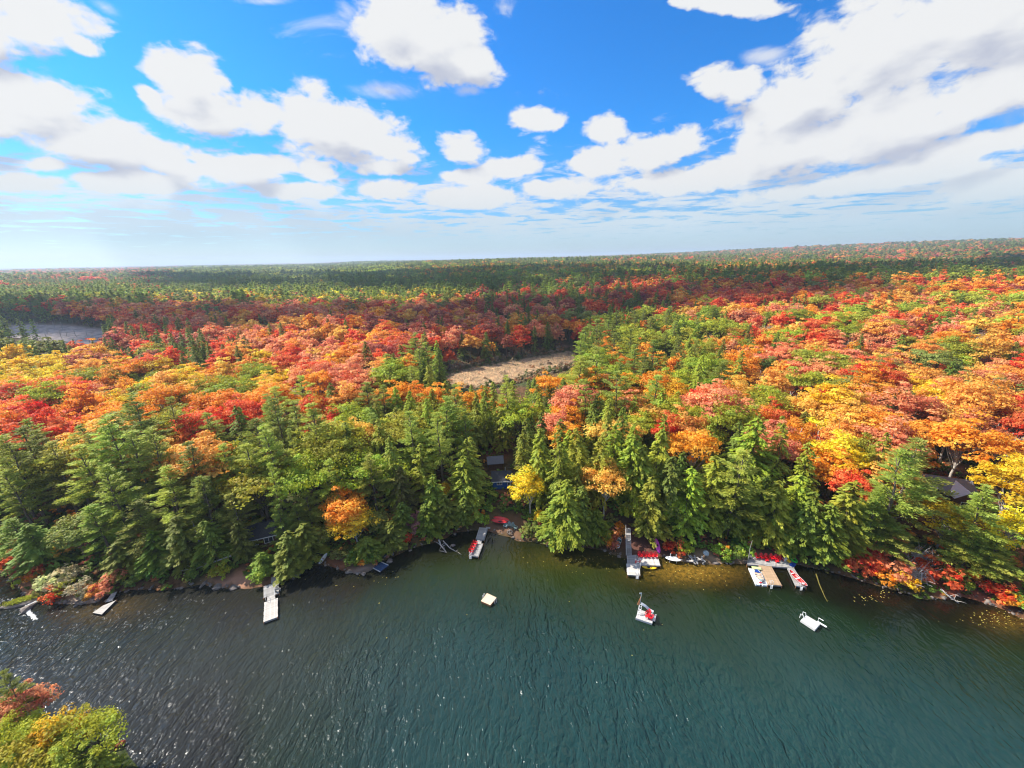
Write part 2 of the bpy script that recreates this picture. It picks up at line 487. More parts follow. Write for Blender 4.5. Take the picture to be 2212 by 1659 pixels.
M_orangecloth = mat_basic('orange_cloth', (0.80, 0.33, 0.14), 0.8, 0.1, 0.12, 3)
M_shingle = mat_basic('dark_shingles', (0.055, 0.055, 0.065), 0.9, 0.2, 0.3, 8, 0.4)
M_shingle_blue = mat_basic('grey_shingles', (0.16, 0.16, 0.19), 0.85, 0.25, 0.15, 8, 0.4)
M_metalroof = mat_basic('pale_grey_metal_roof', (0.52, 0.56, 0.64), 0.5, 0.5, 0.06, 3)
M_bluewall = mat_basic('blue_boards', (0.012, 0.075, 0.26), 0.7, 0.3, 0.1, 3)
M_brownwall = mat_basic('brown_log_boards', (0.12, 0.06, 0.035), 0.8, 0.2, 0.2, 3)
M_glass = mat_basic('window_glass', (0.03, 0.045, 0.06), 0.08, 0.8, 0.1, 1)
M_rock = mat_basic('granite', (0.19, 0.16, 0.14), 0.9, 0.2, 0.35, 1.2, 0.6)
M_driftwood = mat_basic('driftwood', (0.46, 0.42, 0.38), 0.9, 0.1, 0.25, 3, 0.3)
# ------------------------------------------------------------------ ground
def mat_ground():
    m = bpy.data.materials.new('forest_floor'); m.use_nodes = True
    t = NT(m.node_tree); p = t.n['Principled BSDF']
    tcn = t.add('ShaderNodeTexCoord').outputs['Object']
    a = t.add('ShaderNodeAttribute', attribute_type='GEOMETRY', attribute_name='tint')
    n1_ = t.noise(tcn, 0.9, 8, 0.7); n2_ = t.noise(tcn, 0.05, 5, 0.6)
    lit = t.mixc(t.mapr(n1_, 0.35, 0.65), (0.055, 0.030, 0.017, 1), (0.19, 0.095, 0.045, 1))
    gr = t.mixc(t.mapr(n1_, 0.4, 0.6), (0.03, 0.045, 0.014, 1), (0.075, 0.085, 0.03, 1))
    c = t.mixc(t.mapr(n2_, 0.42, 0.6), lit, gr)
    far = t.mixc(t.mapr(t.noise(tcn, 0.02, 6, 0.7), 0.45, 0.55), (0.04, 0.065, 0.025, 1), (0.24, 0.07, 0.022, 1))
    c = t.mixc(a.outputs['Alpha'], c, a.outputs['Color'])
    sp = t.add('ShaderNodeAttribute', attribute_type='GEOMETRY', attribute_name='farness')
    c = t.mixc(sp.outputs['Fac'], c, far)
    t.put(p.inputs['Base Color'], c); p.inputs['Roughness'].default_value = 0.95; p.inputs['Specular IOR Level'].default_value = 0.1
    b = t.add('ShaderNodeBump'); b.inputs['Strength'].default_value = 0.7; b.inputs['Distance'].default_value = 0.25
    t.put(b.inputs['Height'], n1_); t.put(p.inputs['Normal'], b.outputs[0])
    return m

def build_ground():
    nA, nR = 300, 240
    az = np.radians(np.linspace(-88, 88, nA))
    rr = 14*np.exp(np.linspace(0, math.log(16000/14), nR))
    A, Rr = np.meshgrid(az, rr)
    X, Y = Rr*np.sin(A), Rr*np.cos(A)-10
    Z = height(X, Y)
    Z += (rng.random(Z.shape)-.5)*0.18*np.clip(Rr/80, 0.4, 3)*(land_d(X, Y) > 1.5)
    V = np.stack([X, Y, Z], -1).reshape(-1, 3)
    i = (np.arange(nR-1)[:, None]*nA+np.arange(nA-1)[None, :]).ravel()
    F = np.stack([i, i+1, i+nA+1, i+nA], 1)[:, ::-1]
    x, y = V[:, 0], V[:, 1]
    tint = np.zeros((len(V), 4), np.float32)
    for poly, col in ((MARSH, (0.50, 0.36, 0.24)), (POND, (0.30, 0.25, 0.22)), (POND2, (0.4, 0.4, 0.4))):
        k = 1-ss(0, 6, poly_d(poly, x, y))
        tint = np.where(k[:, None] > tint[:, 3:4], np.concatenate([np.broadcast_to(np.array(col), (len(V), 3)), k[:, None]], 1), tint)
    # bare pinkish rock ledges on the left shore, pale sandy edge
    d = land_d(x, y)
    for (cx, cy_, rx, ry, col) in LEDGES:
        c0 = at(cx, cy_, 0.6)
        k = np.exp(-(((x-c0.x)/rx)**2+((y-c0.y)/ry)**2))*(d > -0.6)
        k = np.clip(k*1.6, 0, 1)
        tint = np.where(k[:, None] > tint[:, 3:4], np.concatenate([np.broadcast_to(np.array(col), (len(V), 3)), k[:, None]], 1), tint)
    farn = ss(1200, 3000, np.hypot(x, y))
    me = mesh_np('ground', V, F, mat_ground(), [('tint', 'FLOAT_COLOR', 'POINT', tint.astype(np.float32)), ('farness', 'FLOAT', 'POINT', farn.astype(np.float32))], smooth=True)
    link('ground', me, kind='structure')

LEDGES = [(505, 1256, 4.5, 2.2, (0.36, 0.19, 0.12)), (60, 1268, 3.5, 2.5, (0.32, 0.14, 0.07)), (195, 1296, 3.5, 1.6, (0.45, 0.36, 0.28)),
          (1080, 1140, 6, 4, (0.16, 0.09, 0.055)), (1395, 1170, 5.5, 5.5, (0.13, 0.06, 0.045)), (1560, 1207, 9, 1.8, (0.30, 0.20, 0.13)), (2110, 1275, 6, 2.2, (0.28, 0.09, 0.05)),
          (740, 1200, 2.6, 6, (0.20, 0.085, 0.045)), (795, 1228, 3.5, 1.6, (0.26, 0.19, 0.15)), (2190, 1240, 5, 6, (0.25, 0.12, 0.07)), (1075, 985, 4, 7, (0.22, 0.07, 0.045))]
build_ground()

# ------------------------------------------------------------------ lake
def mat_water():
    m = bpy.data.materials.new('lake_water'); m.use_nodes = True
    t = NT(m.node_tree); p = t.n['Principled BSDF']
    tcn = t.add('ShaderNodeTexCoord').outputs['Object']
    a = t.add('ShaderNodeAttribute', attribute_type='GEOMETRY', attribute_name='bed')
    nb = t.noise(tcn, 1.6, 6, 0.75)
    bed_shade_col = t.mixc(t.math('MULTIPLY', t.mapr(nb, 0.25, 0.75), a.outputs['Alpha']), a.outputs['Color'], (0.45, 0.24, 0.03, 1))
    nl = t.noise(tcn, 0.035, 3, 0.5)
    bed_shade_col = t.mixc(t.mapr(nl, 0.35, 0.7, 0.0, 0.6), bed_shade_col, t.mixc(1.0, bed_shade_col, (0.62, 0.72, 0.8, 1), 'MULTIPLY'))
    t.put(p.inputs['Base Color'], bed_shade_col)
    p.inputs['Roughness'].default_value = 0.045
    p.inputs['IOR'].default_value = 1.34
    p.inputs['Specular IOR Level'].default_value = 0.5
    # wave crests run away from the camera (along Y); ripples on top
    warp = t.noise(tcn, 0.06, 3, 0.5, out=1)
    wv = t.add('ShaderNodeVectorMath', operation='MULTIPLY_ADD'); t.put(wv.inputs[0], warp); wv.inputs[1].default_value = (4, 4, 0); t.put(wv.inputs[2], tcn)
    v0 = wv.outputs[0]
    big_ = t.noise(t.mapping(v0, rot=(0, 0, R_(10)), scale=(1.0, 0.30, 1)), 0.5, 2, 0.5)
    mid = t.noise(t.mapping(v0, rot=(0, 0, R_(3)), scale=(1.0, 0.42, 1)), 1.5, 1.2, 0.45, 0.7)
    mid2 = t.noise(t.mapping(v0, rot=(0, 0, R_(-24)), scale=(1.0, 0.55, 1)), 2.2, 1, 0.4, 0.5)
    sml = t.noise(t.mapping(v0, rot=(0, 0, R_(12)), scale=(1.0, 0.7, 1)), 4.0, 1, 0.5, 0.3)
    rdg = t.math('SUBTRACT', 1.0, t.math('ABSOLUTE', t.math('MULTIPLY_ADD', mid, 4.0, -2.0)))
    patch = t.mapr(t.noise(tcn, 0.03, 3, 0.6), 0.3, 0.68, 0.45, 1.25)
    g = t.add('ShaderNodeAttribute', attribute_type='GEOMETRY', attribute_name='calm')
    hgt = t.math('ADD', t.math('ADD', t.math('MULTIPLY', big_, 0.60), t.math('MULTIPLY', mid, 0.34)), t.math('ADD', t.math('MULTIPLY', mid2, 0.19), t.math('MULTIPLY', sml, 0.05)))
    hgt = t.math('ADD', hgt, t.math('MULTIPLY', rdg, 0.05))
    b = t.add('ShaderNodeBump'); b.inputs['Distance'].default_value = 0.92
    t.put(b.inputs['Strength'], t.math('MULTIPLY', patch, g.outputs['Fac']))
    t.put(b.inputs['Height'], hgt); t.put(p.inputs['Normal'], b.outputs[0])
    return m

def build_lake():
    xs = np.concatenate([[-2600, -1200, -500, -260, -170], np.arange(-130, 131, 1.0), [170, 260, 500, 900]])
    ys = np.concatenate([[-600, -300, -120, -60, -30], np.arange(-16, 84, 1.0), [100, 140, 200, 420, 700]])
    X, Y = np.meshgrid(xs, ys)
    V = np.stack([X, Y, np.zeros_like(X)], -1).reshape(-1, 3)
    n = len(xs)
    i = (np.arange(len(ys)-1)[:, None]*n+np.arange(n-1)[None, :]).ravel()
    F = np.stack([i, i+1, i+n+1, i+n], 1)
    x, y = V[:, 0], V[:, 1]
    # drop the cells that lie well under the land
    fc = V[F].mean(1)
    F = F[land_d(fc[:, 0], fc[:, 1]) < 12]
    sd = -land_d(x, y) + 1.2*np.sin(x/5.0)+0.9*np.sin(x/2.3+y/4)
    deep = np.array([0.012, 0.040, 0.037]); green = np.array([0.008, 0.021, 0.008]); brown = np.array([0.006, 0.0055, 0.003])  # shore tones set near black to imitate tree reflections and shade
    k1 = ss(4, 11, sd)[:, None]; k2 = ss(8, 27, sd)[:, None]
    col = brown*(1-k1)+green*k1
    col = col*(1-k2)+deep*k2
    # brownish water on the left
    c0 = at(330, 1370); kk = (np.exp(-(((x-c0.x-4)/36)**2+((y-c0.y+6)/20)**2)))[:, None]
    col = col*(1-0.85*kk)+np.array([0.036, 0.034, 0.028])*0.85*kk
    gx = at(1230, 1225); kg = (np.exp(-(((x-gx.x)/26)**2+((y-gx.y)/7)**2)))[:, None]
    col = col*(1-.6*kg)+np.array([0.028, 0.040, 0.006])*.6*kg
    weed = np.zeros(len(x))
    for (a_, b_, rx, ry, s_) in [(1490, 1234, 8, 2.6, .75), (1440, 1226, 4.5, 2.0, 0.5), (230, 1317, 6, 2.6, 0.22), (1260, 1207, 9, 2.5, 0.14), (2190, 1345, 5, 2, 0.25)]:
        q = at(a_, b_); weed = np.maximum(weed, s_*np.exp(-(((x-q.x)/rx)**2+((y-q.y)/ry)**2)))
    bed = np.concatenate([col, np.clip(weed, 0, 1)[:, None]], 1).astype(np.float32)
    # wind: rougher on the left and in the middle, calm in the lee of the shore
    pj = project(np.stack([x, y, 0*x], 1))
    calm = 0.30+0.70*ss(3, 26, sd)
    calm = calm*(1.0-0.35*ss(-5, 60, x)+0.4*ss(-8, -30, x)+.35*ss(-22, -50, x))
    calm = np.maximum(calm, 0.95*ss(1, 5, sd)*ss(-12, -35, x))
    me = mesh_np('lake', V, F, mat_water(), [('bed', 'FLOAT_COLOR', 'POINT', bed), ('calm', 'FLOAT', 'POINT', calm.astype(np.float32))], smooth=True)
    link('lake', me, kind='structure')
build_lake()

def pond(name, poly, z, col, rough):
    m = mat_basic(name+'_surface', col, rough, 0.5, 0.5, 0.25)
    cx, cy_ = poly.mean(0)
    b = B()
    b.face([(cx+(p[0]-cx)*0.96, cy_+(p[1]-cy_)*0.96, z) for p in poly][::-1])
    b.obj(name, m, kind='structure')
pond('beaver_pond', POND, 1.85, (0.34, 0.26, 0.22), 0.85)
pond('far_pond', POND2, 2.7, (0.5, 0.5, 0.52), 0.3)

# ------------------------------------------------------------------ tree geometry (unit real metres; crown and trunk apart)
def quads(cen, nrm, L, Wd, roll=None, g=rng):
    """diamond shaped leaf sprays; returns verts (4n,3)"""
    n = len(cen)
    nrm = nrm/np.linalg.norm(nrm, axis=1, keepdims=True)
    ref = np.where(np.abs(nrm[:, 2:3]) > 0.9, np.array([[1.0, 0, 0]]), np.array([[0, 0, 1.0]]))
    a = np.cross(nrm, ref); a /= np.linalg.norm(a, axis=1, keepdims=True)
    b = np.cross(nrm, a)
    th = g.random(n)*2*PI if roll is None else roll
    u = a*np.cos(th)[:, None]+b*np.sin(th)[:, None]
    v = np.cross(nrm, u)
    L = np.broadcast_to(L, (n,))[:, None]; Wd = np.broadcast_to(Wd, (n,))[:, None]
    k = (g.random((n, 1))-.5)*0.5
    P = np.stack([cen-u*L*.5, cen+v*Wd*.5+u*L*k*.5, cen+u*L*.5, cen-v*Wd*.5+u*L*k*.3], 1)
    P += (g.random(P.shape)-.5)*L[:, None]*0.14
    return P.reshape(-1, 3)

def dirquads(cen, nrm, along, L, Wd, g=rng):
    n = len(cen)
    u = along/np.linalg.norm(along, axis=1, keepdims=True)
    v = np.cross(nrm, u); v /= (np.linalg.norm(v, axis=1, keepdims=True)+1e-9)
    L = np.broadcast_to(L, (n,))[:, None]; Wd = np.broadcast_to(Wd, (n,))[:, None]
    P = np.stack([cen-u*L*.5, cen+v*Wd*.5, cen+u*L*.5, cen-v*Wd*.5], 1)
    P += (g.random(P.shape)-.5)*L[:, None]*0.16
    return P.reshape(-1, 3)

def crown_mesh(name, V, tone, mat):
    F = np.arange(len(V)).reshape(-1, 4)
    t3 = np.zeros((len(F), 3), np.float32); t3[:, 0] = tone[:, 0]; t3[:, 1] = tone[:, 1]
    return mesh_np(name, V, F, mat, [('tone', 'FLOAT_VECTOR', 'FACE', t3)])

def g_hemlock(seed, q=1.0, sz=1.0, H=18.0, Rr=3.7):
    g = np.random.default_rng(seed)
    nb = int(150*min(1, q*1.5)+18)
    out, tone = [], []
    per = max(6, int(70*q*130/nb*.8))
    lop = g.random(8)*0.5+0.75
    for i in range(nb):
        f = (i+g.random())/nb
        z = H*(0.06+0.94*f)
        ph = g.random()*2*PI
        prof = (1-f)**0.66*(0.45+0.55*min(1, f*6+0.25))
        L = Rr*prof*lop[int(ph/(2*PI)*8) % 8]*(0.72+0.5*g.random())+0.25
        m = max(4, int(per*(L/Rr+0.12)))
        s = g.random(m)**0.62
        lat = (g.random(m)-.5)*1.0*L*0.55*(1-s*0.75)
        d = np.array([math.cos(ph), math.sin(ph), 0]); pq = np.array([-d[1], d[0], 0])
        zc = z+0.22*L*s-0.42*L*s**2+(g.random(m)-.5)*0.35*min(1, L)
        c = d*(s*L)[:, None]+pq*lat[:, None]; c[:, 2] = zc
        nr = np.stack([d[0]*.55+(g.random(m)-.5)*.9, d[1]*.55+(g.random(m)-.5)*.9, 0.9+0*s], 1)
        al = d[None]*1.0+pq[None]*(lat/(L*.4))[:, None]*.9+np.array([0, 0, -.35])+(g.random((m, 3))-.5)*.5
        out.append(dirquads(c, nr, al, (0.46+0.28*g.random(m))*sz, (0.19+0.11*g.random(m))*sz, g))
        bt = g.random()
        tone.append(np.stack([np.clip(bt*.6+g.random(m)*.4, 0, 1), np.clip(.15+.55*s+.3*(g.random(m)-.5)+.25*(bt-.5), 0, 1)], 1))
    return np.concatenate(out), np.concatenate(tone)

def g_pine(seed, q=1.0, sz=1.0, H=22.0, Rr=5.6):
    g = np.random.default_rng(seed)
    out, tone = [], []
    lop = g.random(7)*.7+.6
    z = H*(0.24+0.12*g.random()); lv = 0
    while z < H*.985:
        f = z/H
        nb = int(3+3*g.random())
        whorl = 0.75+.5*g.random()
        for i in range(nb):
            if g.random() < .12: continue
            ph = lv*1.3+i*2*PI/nb+g.normal()*.35
            prof = (1-max(0, (f-.35)/.65)**1.5)*(.55+.45*min(1, (f-.15)/.3))
            L = max(.5, Rr*prof*whorl*lop[int((ph % (2*PI))/(2*PI)*6.99)]*(0.75+0.4*g.random()))
            d = np.array([math.cos(ph), math.sin(ph), 0]); pq = np.array([-d[1], d[0], 0])
            ncl = max(2, int(6*L/Rr+1)); mt = max(4, int((30 if L > 1.5 else 20)*q))
            dz0 = g.normal()*.35
            for c_ in range(ncl):
                s0 = 0.30+0.70*(c_+.5)/ncl
                cc = d*L*s0+pq*(g.random()-.5)*L*.42*(1.2-s0); cc[2] = z+dz0+(.30 if f > .7 else .10)*L*s0*s0+(g.random()-.5)*.15
                rr_ = 0.62+0.40*g.random()
                o = g.normal(size=(mt, 3)); o /= np.linalg.norm(o, axis=1, keepdims=True); o *= (g.random((mt, 1))**.4)
                p_ = cc+o*np.array([rr_, rr_, rr_*.30])
                nr = np.array([0, 0, 1.0])+g.normal(size=(mt, 3))*.5
                al = o*np.array([1, 1, .3])+d*.9+np.array([0, 0, .2])
                out.append(dirquads(p_, nr, al, (0.50+.28*g.random(mt))*sz, (.14+.07*g.random(mt))*sz, g))
                bt = g.random()
                tone.append(np.stack([np.clip(bt*.5+g.random(mt)*.5, 0, 1), np.clip(.5+.5*(g.random(mt)-.5)+.3*(bt-.5), 0, 1)], 1))
        z += H*(.040+.035*g.random())*(1.15-.45*f); lv += 1
    return np.concatenate(out), np.concatenate(tone)

def g_round(seed, q=1.0, sz=1.0, H=15.0, rx=4.2, rz=5.2, ncl=72, open_=0.0, flat=0.55):
    g = np.random.default_rng(seed)
    ncl_ = max(9, int(ncl*min(1, q*2.2+.12)))
    m = max(8, int(58*q*ncl/ncl_))
    out, tone, cents = [], [], []
    zc = H-rz*1.02
    lop = g.random(6)*.75+.62
    for i in range(ncl_):
        u = g.normal(size=3); u /= np.linalg.norm(u)
        if u[2] < -0.35: u[2] *= -0.5
        k = (0.45+0.6*g.random()**.5)*lop[int((math.atan2(u[1], u[0])+PI)/(2*PI)*5.99)]
        c = np.array([u[0]*rx*k, u[1]*rx*k, zc+u[2]*rz*k])
        cents.append(c)
        r = (0.65+1.0*g.random()**1.5)*rx/4.2*(1.0 if q > .5 else 1.15)
        o = g.normal(size=(m, 3)); o /= np.linalg.norm(o, axis=1, keepdims=True)
        o[:, 2] = np.where(o[:, 2] < -.25, -o[:, 2], o[:, 2])
        rr_ = (0.35+.85*g.random((m, 1))**.7)
        p_ = c+o*rr_*np.array([r, r, r*flat])
        nr = o*np.array([1, 1, 1.4])+g.normal(size=(m, 3))*.45+u*.3
        out.append(quads(p_, nr, (0.38+.26*g.random(m))*sz, (.26+.16*g.random(m))*sz, g=g))
        bt = g.random()
        tone.append(np.stack([np.clip(bt*.6+g.random(m)*.4, 0, 1), np.clip(.50+.55*(g.random(m)-.5)+.35*(bt-.5), 0, 1)], 1))
    return np.concatenate(out), np.concatenate(tone), cents

def g_sparse(seed, q=1.0, sz=1.0, H=14.0, rx=3.6):
    """thin crown: twigs as slivers and a few leaves"""
    g = np.random.default_rng(seed)
    out, tone = [], []
    nb = int(75*min(1, q+.2))
    m = max(5, int(38*q/min(1, q+.2)))
    for i in range(nb):
        u = g.normal(size=3); u /= np.linalg.norm(u); u[2] = abs(u[2])*.9-.1
        base = np.array([0, 0, H*.42])+u*np.array([rx, rx, H*.5])*.25
        tip = np.array([0, 0, H*.42])+u*np.array([rx, rx, H*.55])*(.75+.3*g.random())
        s = g.random(m)**.6
        c = base+(tip-base)*s[:, None]+g.normal(size=(m, 3))*.38*s[:, None]
        al = (tip-base)[None]+g.normal(size=(m, 3))*1.6
        leaf = g.random(m) < .35
        out.append(dirquads(c, g.normal(size=(m, 3)), al, np.where(leaf, .42, .95)*sz, np.where(leaf, .32, .075)*sz, g))
        tone.append(np.stack([np.where(leaf, .2+.5*g.random(m), .5), np.where(leaf, .6, .5)+.3*(g.random(m)-.5)], 1))
    return np.concatenate(out), np.concatenate(tone)

def trunk_builder(H, r0, limbs, lean=0.0, b=None, seed=0, top=0.93):
    g = np.random.default_rng(seed+500)
    b = b or B()
    n = 7
    wob = g.normal(size=(n+1, 2))*0.10
    pts = [Vector((wob[k][0]*k/n*2, wob[k][1]*k/n*2, -0.5+(H*top+.5)*k/n)) for k in range(n+1)]
    b.tube(pts, [r0*(1-.86*(k/n)**.9)+.02 for k in range(n+1)], 6)
    for (p0f, tip, r) in limbs:
        k = p0f*n; i = min(n-1, int(k)); p0 = pts[i].lerp(pts[i+1], k-i)
        tip = Vector(tip)
        mid = p0.lerp(tip, .5)+Vector((g.normal()*.2, g.normal()*.2, .25+.2*g.random()))
        b.tube([p0, mid, tip], [r, r*.65, r*.2], 4, cap=False)
    return b

PROTO = {}      # species -> list of (crown mesh, trunk mesh, H, R)
def make_species():
    col = {}
    def reg(k, V, tone, tb, H, Rr, pale=False):
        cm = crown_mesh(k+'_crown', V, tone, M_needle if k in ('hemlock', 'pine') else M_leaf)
        tm = tb.mesh(k+'_trunk', M_barkpale if pale else M_bark, True)
        PROTO.setdefault(k, []).append((cm, tm, H, Rr))
    for s in range(5):
        V, t = g_hemlock(100+s, 1.0, 1.0, Rr=3.5+.5*(s % 3))
        limbs = [(0.2+.7*rnd.random(), (math.cos(a)*2.0*(1.1-k/14), math.sin(a)*2.0*(1.1-k/14), 4+k*.9), .05) for k, a in enumerate([rnd.random()*7 for _ in range(12)])]
        reg('hemlock', V, t, trunk_builder(18, .26, limbs, seed=s), 18, 3.8)
    for s in range(5):
        V, t = g_pine(200+s, 1.0, 1.0)
        limbs = []
        for k in range(26):
            a = k*2.4+rnd.random(); f = .28+.66*k/26
            limbs.append((f, (math.cos(a)*(3.6-2.4*f), math.sin(a)*(3.6-2.4*f), 22*f+.6), .07))
        reg('pine', V, t, trunk_builder(22, .33, limbs, seed=20+s), 22, 4.6)
    for s in range(5):
        V, t, cc = g_round(300+s, 1.0, 1.0, rx=3.9+.3*s, rz=5.4-.25*s)
        limbs = [(.35+.45*rnd.random(), tuple(c), .09) for c in cc[:26]]
        reg('maple', V, t, trunk_builder(15, .24, limbs, seed=40+s, top=.8), 15, 4.3, s % 2 == 0)
    for s in range(3):
        V, t, cc = g_round(400+s, 1.1, 1.0, H=14, rx=5.6, rz=3.4, ncl=76, flat=.45)
        limbs = [(.4+.35*rnd.random(), tuple(c), .12) for c in cc[:24]]
        reg('oak', V, t, trunk_builder(14, .32, limbs, seed=60+s, top=.72), 14, 5.6)
    for s in range(3):
        V, t = g_sparse(500+s)
        limbs = []
        for k in range(26):
            a = rnd.random()*7; f = .3+.6*rnd.random(); e = rnd.random()
            limbs.append((f, (math.cos(a)*3.2*(.4+.6*e), math.sin(a)*3.2*(.4+.6*e), 7+6.3*rnd.random()), .055))
        reg('bare', V, t, trunk_builder(14, .2, limbs, seed=80+s, top=.9), 14, 3.4, True)
    for s in range(3):
        V, t, cc = g_round(600+s, .42, .85, H=2.6, rx=1.7, rz=1.5, ncl=26, flat=.8)
        V[:, 2] = np.maximum(V[:, 2], .05)
        limbs = [(.2, tuple(c), .03) for c in cc[:10]]
        reg('bush', V, t, trunk_builder(2.2, .06, limbs, seed=90+s, top=.7), 2.6, 1.8)
make_species()

# lighter versions for the far forest, trunk and crown in one mesh
LOD = bpy.data.collections.new('far_tree_shapes')
LODX = {}
def lod_obj(coll, name, V, tone, H, r0, q):
    b = trunk_builder(H, r0, [], seed=1)
    nb = len(b.v); F4 = [f for f in b.f if len(f) == 4]
    Vt = np.array(b.v); F = np.array(F4)
    V2 = np.concatenate([Vt, V]); F2 = np.concatenate([F, np.arange(len(V)).reshape(-1, 4)+nb])
    t3 = np.zeros((len(F2), 3), np.float32); t3[len(F):, :2] = tone
    me = mesh_np(name, V2, F2, [M_bark, M_needleI if name[:4] in ('heml', 'pine') else M_leafI], [('tone', 'FLOAT_VECTOR', 'FACE', t3)])
    mi = np.zeros(len(F2), np.int32); mi[len(F):] = 1
    me.polygons.foreach_set('material_index', mi)
    o = bpy.data.objects.new(name, me); coll.objects.link(o)
    return o
def make_lods():
    for sp, fn in (('hemlock', lambda s, q, z: g_hemlock(s, q, z)), ('pine', lambda s, q, z: g_pine(s, q, z)),
                   ('maple', lambda s, q, z: g_round(s, q, z)[:2]), ('oak', lambda s, q, z: g_round(s, q, z, H=14, rx=5.6, rz=3.4, ncl=76, flat=.45)[:2]),
                   ('bare', lambda s, q, z: g_sparse(s, q, z))):
        H = {'hemlock': 18, 'pine': 22, 'maple': 15, 'oak': 14, 'bare': 14}[sp]
        for lv, (q, z) in enumerate(((0.34, 1.75), (0.10, 3.1))):
            coll = bpy.data.collections.new('lod_%s_%d' % (sp, lv))
            for s in range(3):
                V, t = fn(700+s*7+lv, q, z)
                lod_obj(coll, '%s_far_%d_%d' % (sp, lv, s), V, t, H, .25, q)
            LODX[(sp, lv)] = coll
    coll = bpy.data.collections.new('lod_bush')
    for s in range(3):
        V, t, _ = g_round(800+s, .22, 1.1, H=1.5, rx=1.4, rz=.9, ncl=16, flat=.7)
        V[:, 2] = np.maximum(V[:, 2], -.1)
        lod_obj(coll, 'bush_low_%d' % s, V, t, .5, .03, 1)
    LODX[('cover', 0)] = coll
    coll = bpy.data.collections.new('lod_sedge')
    for s in range(3):
        g = np.random.default_rng(900+s); n = 60
        c = np.stack([g.normal(size=n)*.55, g.normal(size=n)*.55, .35+.25*g.random(n)], 1)
        V = dirquads(c, g.normal(size=(n, 3))*np.array([1, 1, .3]), np.array([0, 0, 1.0])+g.normal(size=(n, 3))*.35, .9, .14, g)
        t = np.stack([g.random(n), g.random(n)], 1)
        lod_obj(coll, 'sedge_%d' % s, V, t, .3, .01, 1)
    LODX[('sedge', 0)] = coll
make_lods()

def scatter(name, pts, scl, rot, colr, coll, **props):
    """many copies from a point cloud by a node group: masses nobody could count"""
    n = len(pts)
    me = bpy.data.meshes.new(name)
    me.vertices.add(n); me.vertices.foreach_set('co', np.asarray(pts, np.float32).ravel())
    a = me.attributes.new('scl', 'FLOAT_VECTOR', 'POINT'); a.data.foreach_set('vector', np.asarray(scl, np.float32).ravel())
    r3 = np.zeros((n, 3), np.float32); r3[:, 2] = rot; r3[:, :2] = rng.normal(size=(n, 2))*.035
    a = me.attributes.new('rotv', 'FLOAT_VECTOR', 'POINT'); a.data.foreach_set('vector', r3.ravel())
    c4 = np.ones((n, 4), np.float32); c4[:, :3] = colr
    a = me.attributes.new('col', 'FLOAT_COLOR', 'POINT'); a.data.foreach_set('color', c4.ravel())
    a = me.attributes.new('vari', 'INT', 'POINT'); a.data.foreach_set('value', rng.integers(0, len(coll.objects), n).astype(np.int32))
    o = link(name, me, **props)
    ng = bpy.data.node_groups.new(name+'_nodes', 'GeometryNodeTree')
    ng.interface.new_socket('Geometry', in_out='INPUT', socket_type='NodeSocketGeometry')
    ng.interface.new_socket('Geometry', in_out='OUTPUT', socket_type='NodeSocketGeometry')
    N, L = ng.nodes, ng.links
    gi = N.new('NodeGroupInput'); go = N.new('NodeGroupOutput')
    ci = N.new('GeometryNodeCollectionInfo'); ci.inputs[0].default_value = coll
    ci.inputs['Separate Children'].default_value = True; ci.inputs['Reset Children'].default_value = True
    ip = N.new('GeometryNodeInstanceOnPoints'); ip.inputs['Pick Instance'].default_value = True
    def attr(nm, typ):
        x = N.new('GeometryNodeInputNamedAttribute'); x.data_type = typ; x.inputs[0].default_value = nm; return x.outputs[0]
    L.new(gi.outputs[0], ip.inputs['Points']); L.new(ci.outputs[0], ip.inputs['Instance'])
    L.new(attr('vari', 'INT'), ip.inputs['Instance Index'])
    e2r = N.new('FunctionNodeEulerToRotation'); L.new(attr('rotv', 'FLOAT_VECTOR'), e2r.inputs[0]); L.new(e2r.outputs[0], ip.inputs['Rotation'])
    L.new(attr('scl', 'FLOAT_VECTOR'), ip.inputs['Scale'])
    L.new(ip.outputs[0], go.inputs[0])
    md = o.modifiers.new('scatter', 'NODES'); md.node_group = ng
    return o
# ------------------------------------------------------------------ what may not be covered by a crown (frame units, distance)
CLEAR = [([(1062, 1110), (1122, 1110), (1122, 1150), (1062, 1150)], 90), ([(1064, 1012), (1107, 1012), (1107, 1062), (1064, 1062)], 84),
         ([(1052, 962), (1092, 962), (1092, 1015), (1052, 1015)], 98),
         ([(1350, 1146), (1420, 1158), (1436, 1204), (1347, 1204)], 76), ([(1330, 1158), (1348, 1158), (1348, 1184), (1330, 1184)], 80),
         ([(1612, 1168), (1624, 1168), (1624, 1212), (1612, 1212)], 79), ([(1622, 1184), (1726, 1192), (1732, 1220), (1622, 1212)], 82),
         ([(570, 1246), (604, 1240), (606, 1270), (572, 1275)], 80), ([(561, 1152), (590, 1148), (590, 1178), (561, 1182)], 83),
         ([(2004, 1028), (2060, 1030), (2092, 1045), (2094, 1088), (2030, 1084)], 126), ([(1512, 1186), (1536, 1186), (1536, 1206), (1512, 1206)], 82),
         ([(1490, 1196), (1512, 1196), (1512, 1216), (1490, 1216)], 82), ([(1436, 1194), (1472, 1194), (1472, 1213), (1436, 1213)], 80),
         ([(1018, 1132), (1060, 1132), (1060, 1160), (1018, 1160)], 78), ([(690, 1196), (718, 1196), (718, 1218), (690, 1218)], 82),
         ([(440, 1240), (560, 1240), (560, 1268), (440, 1268)], 72),
         ([(952, 816), (1060, 792), (1228, 764), (1238, 782), (1120, 812), (1000, 832)], 215), ([(20, 712), (130, 711), (215, 719), (215, 732), (90, 727), (20, 722)], 462),
         ([(1236, 656), (1310, 656), (1310, 660), (1236, 660)], 620)]
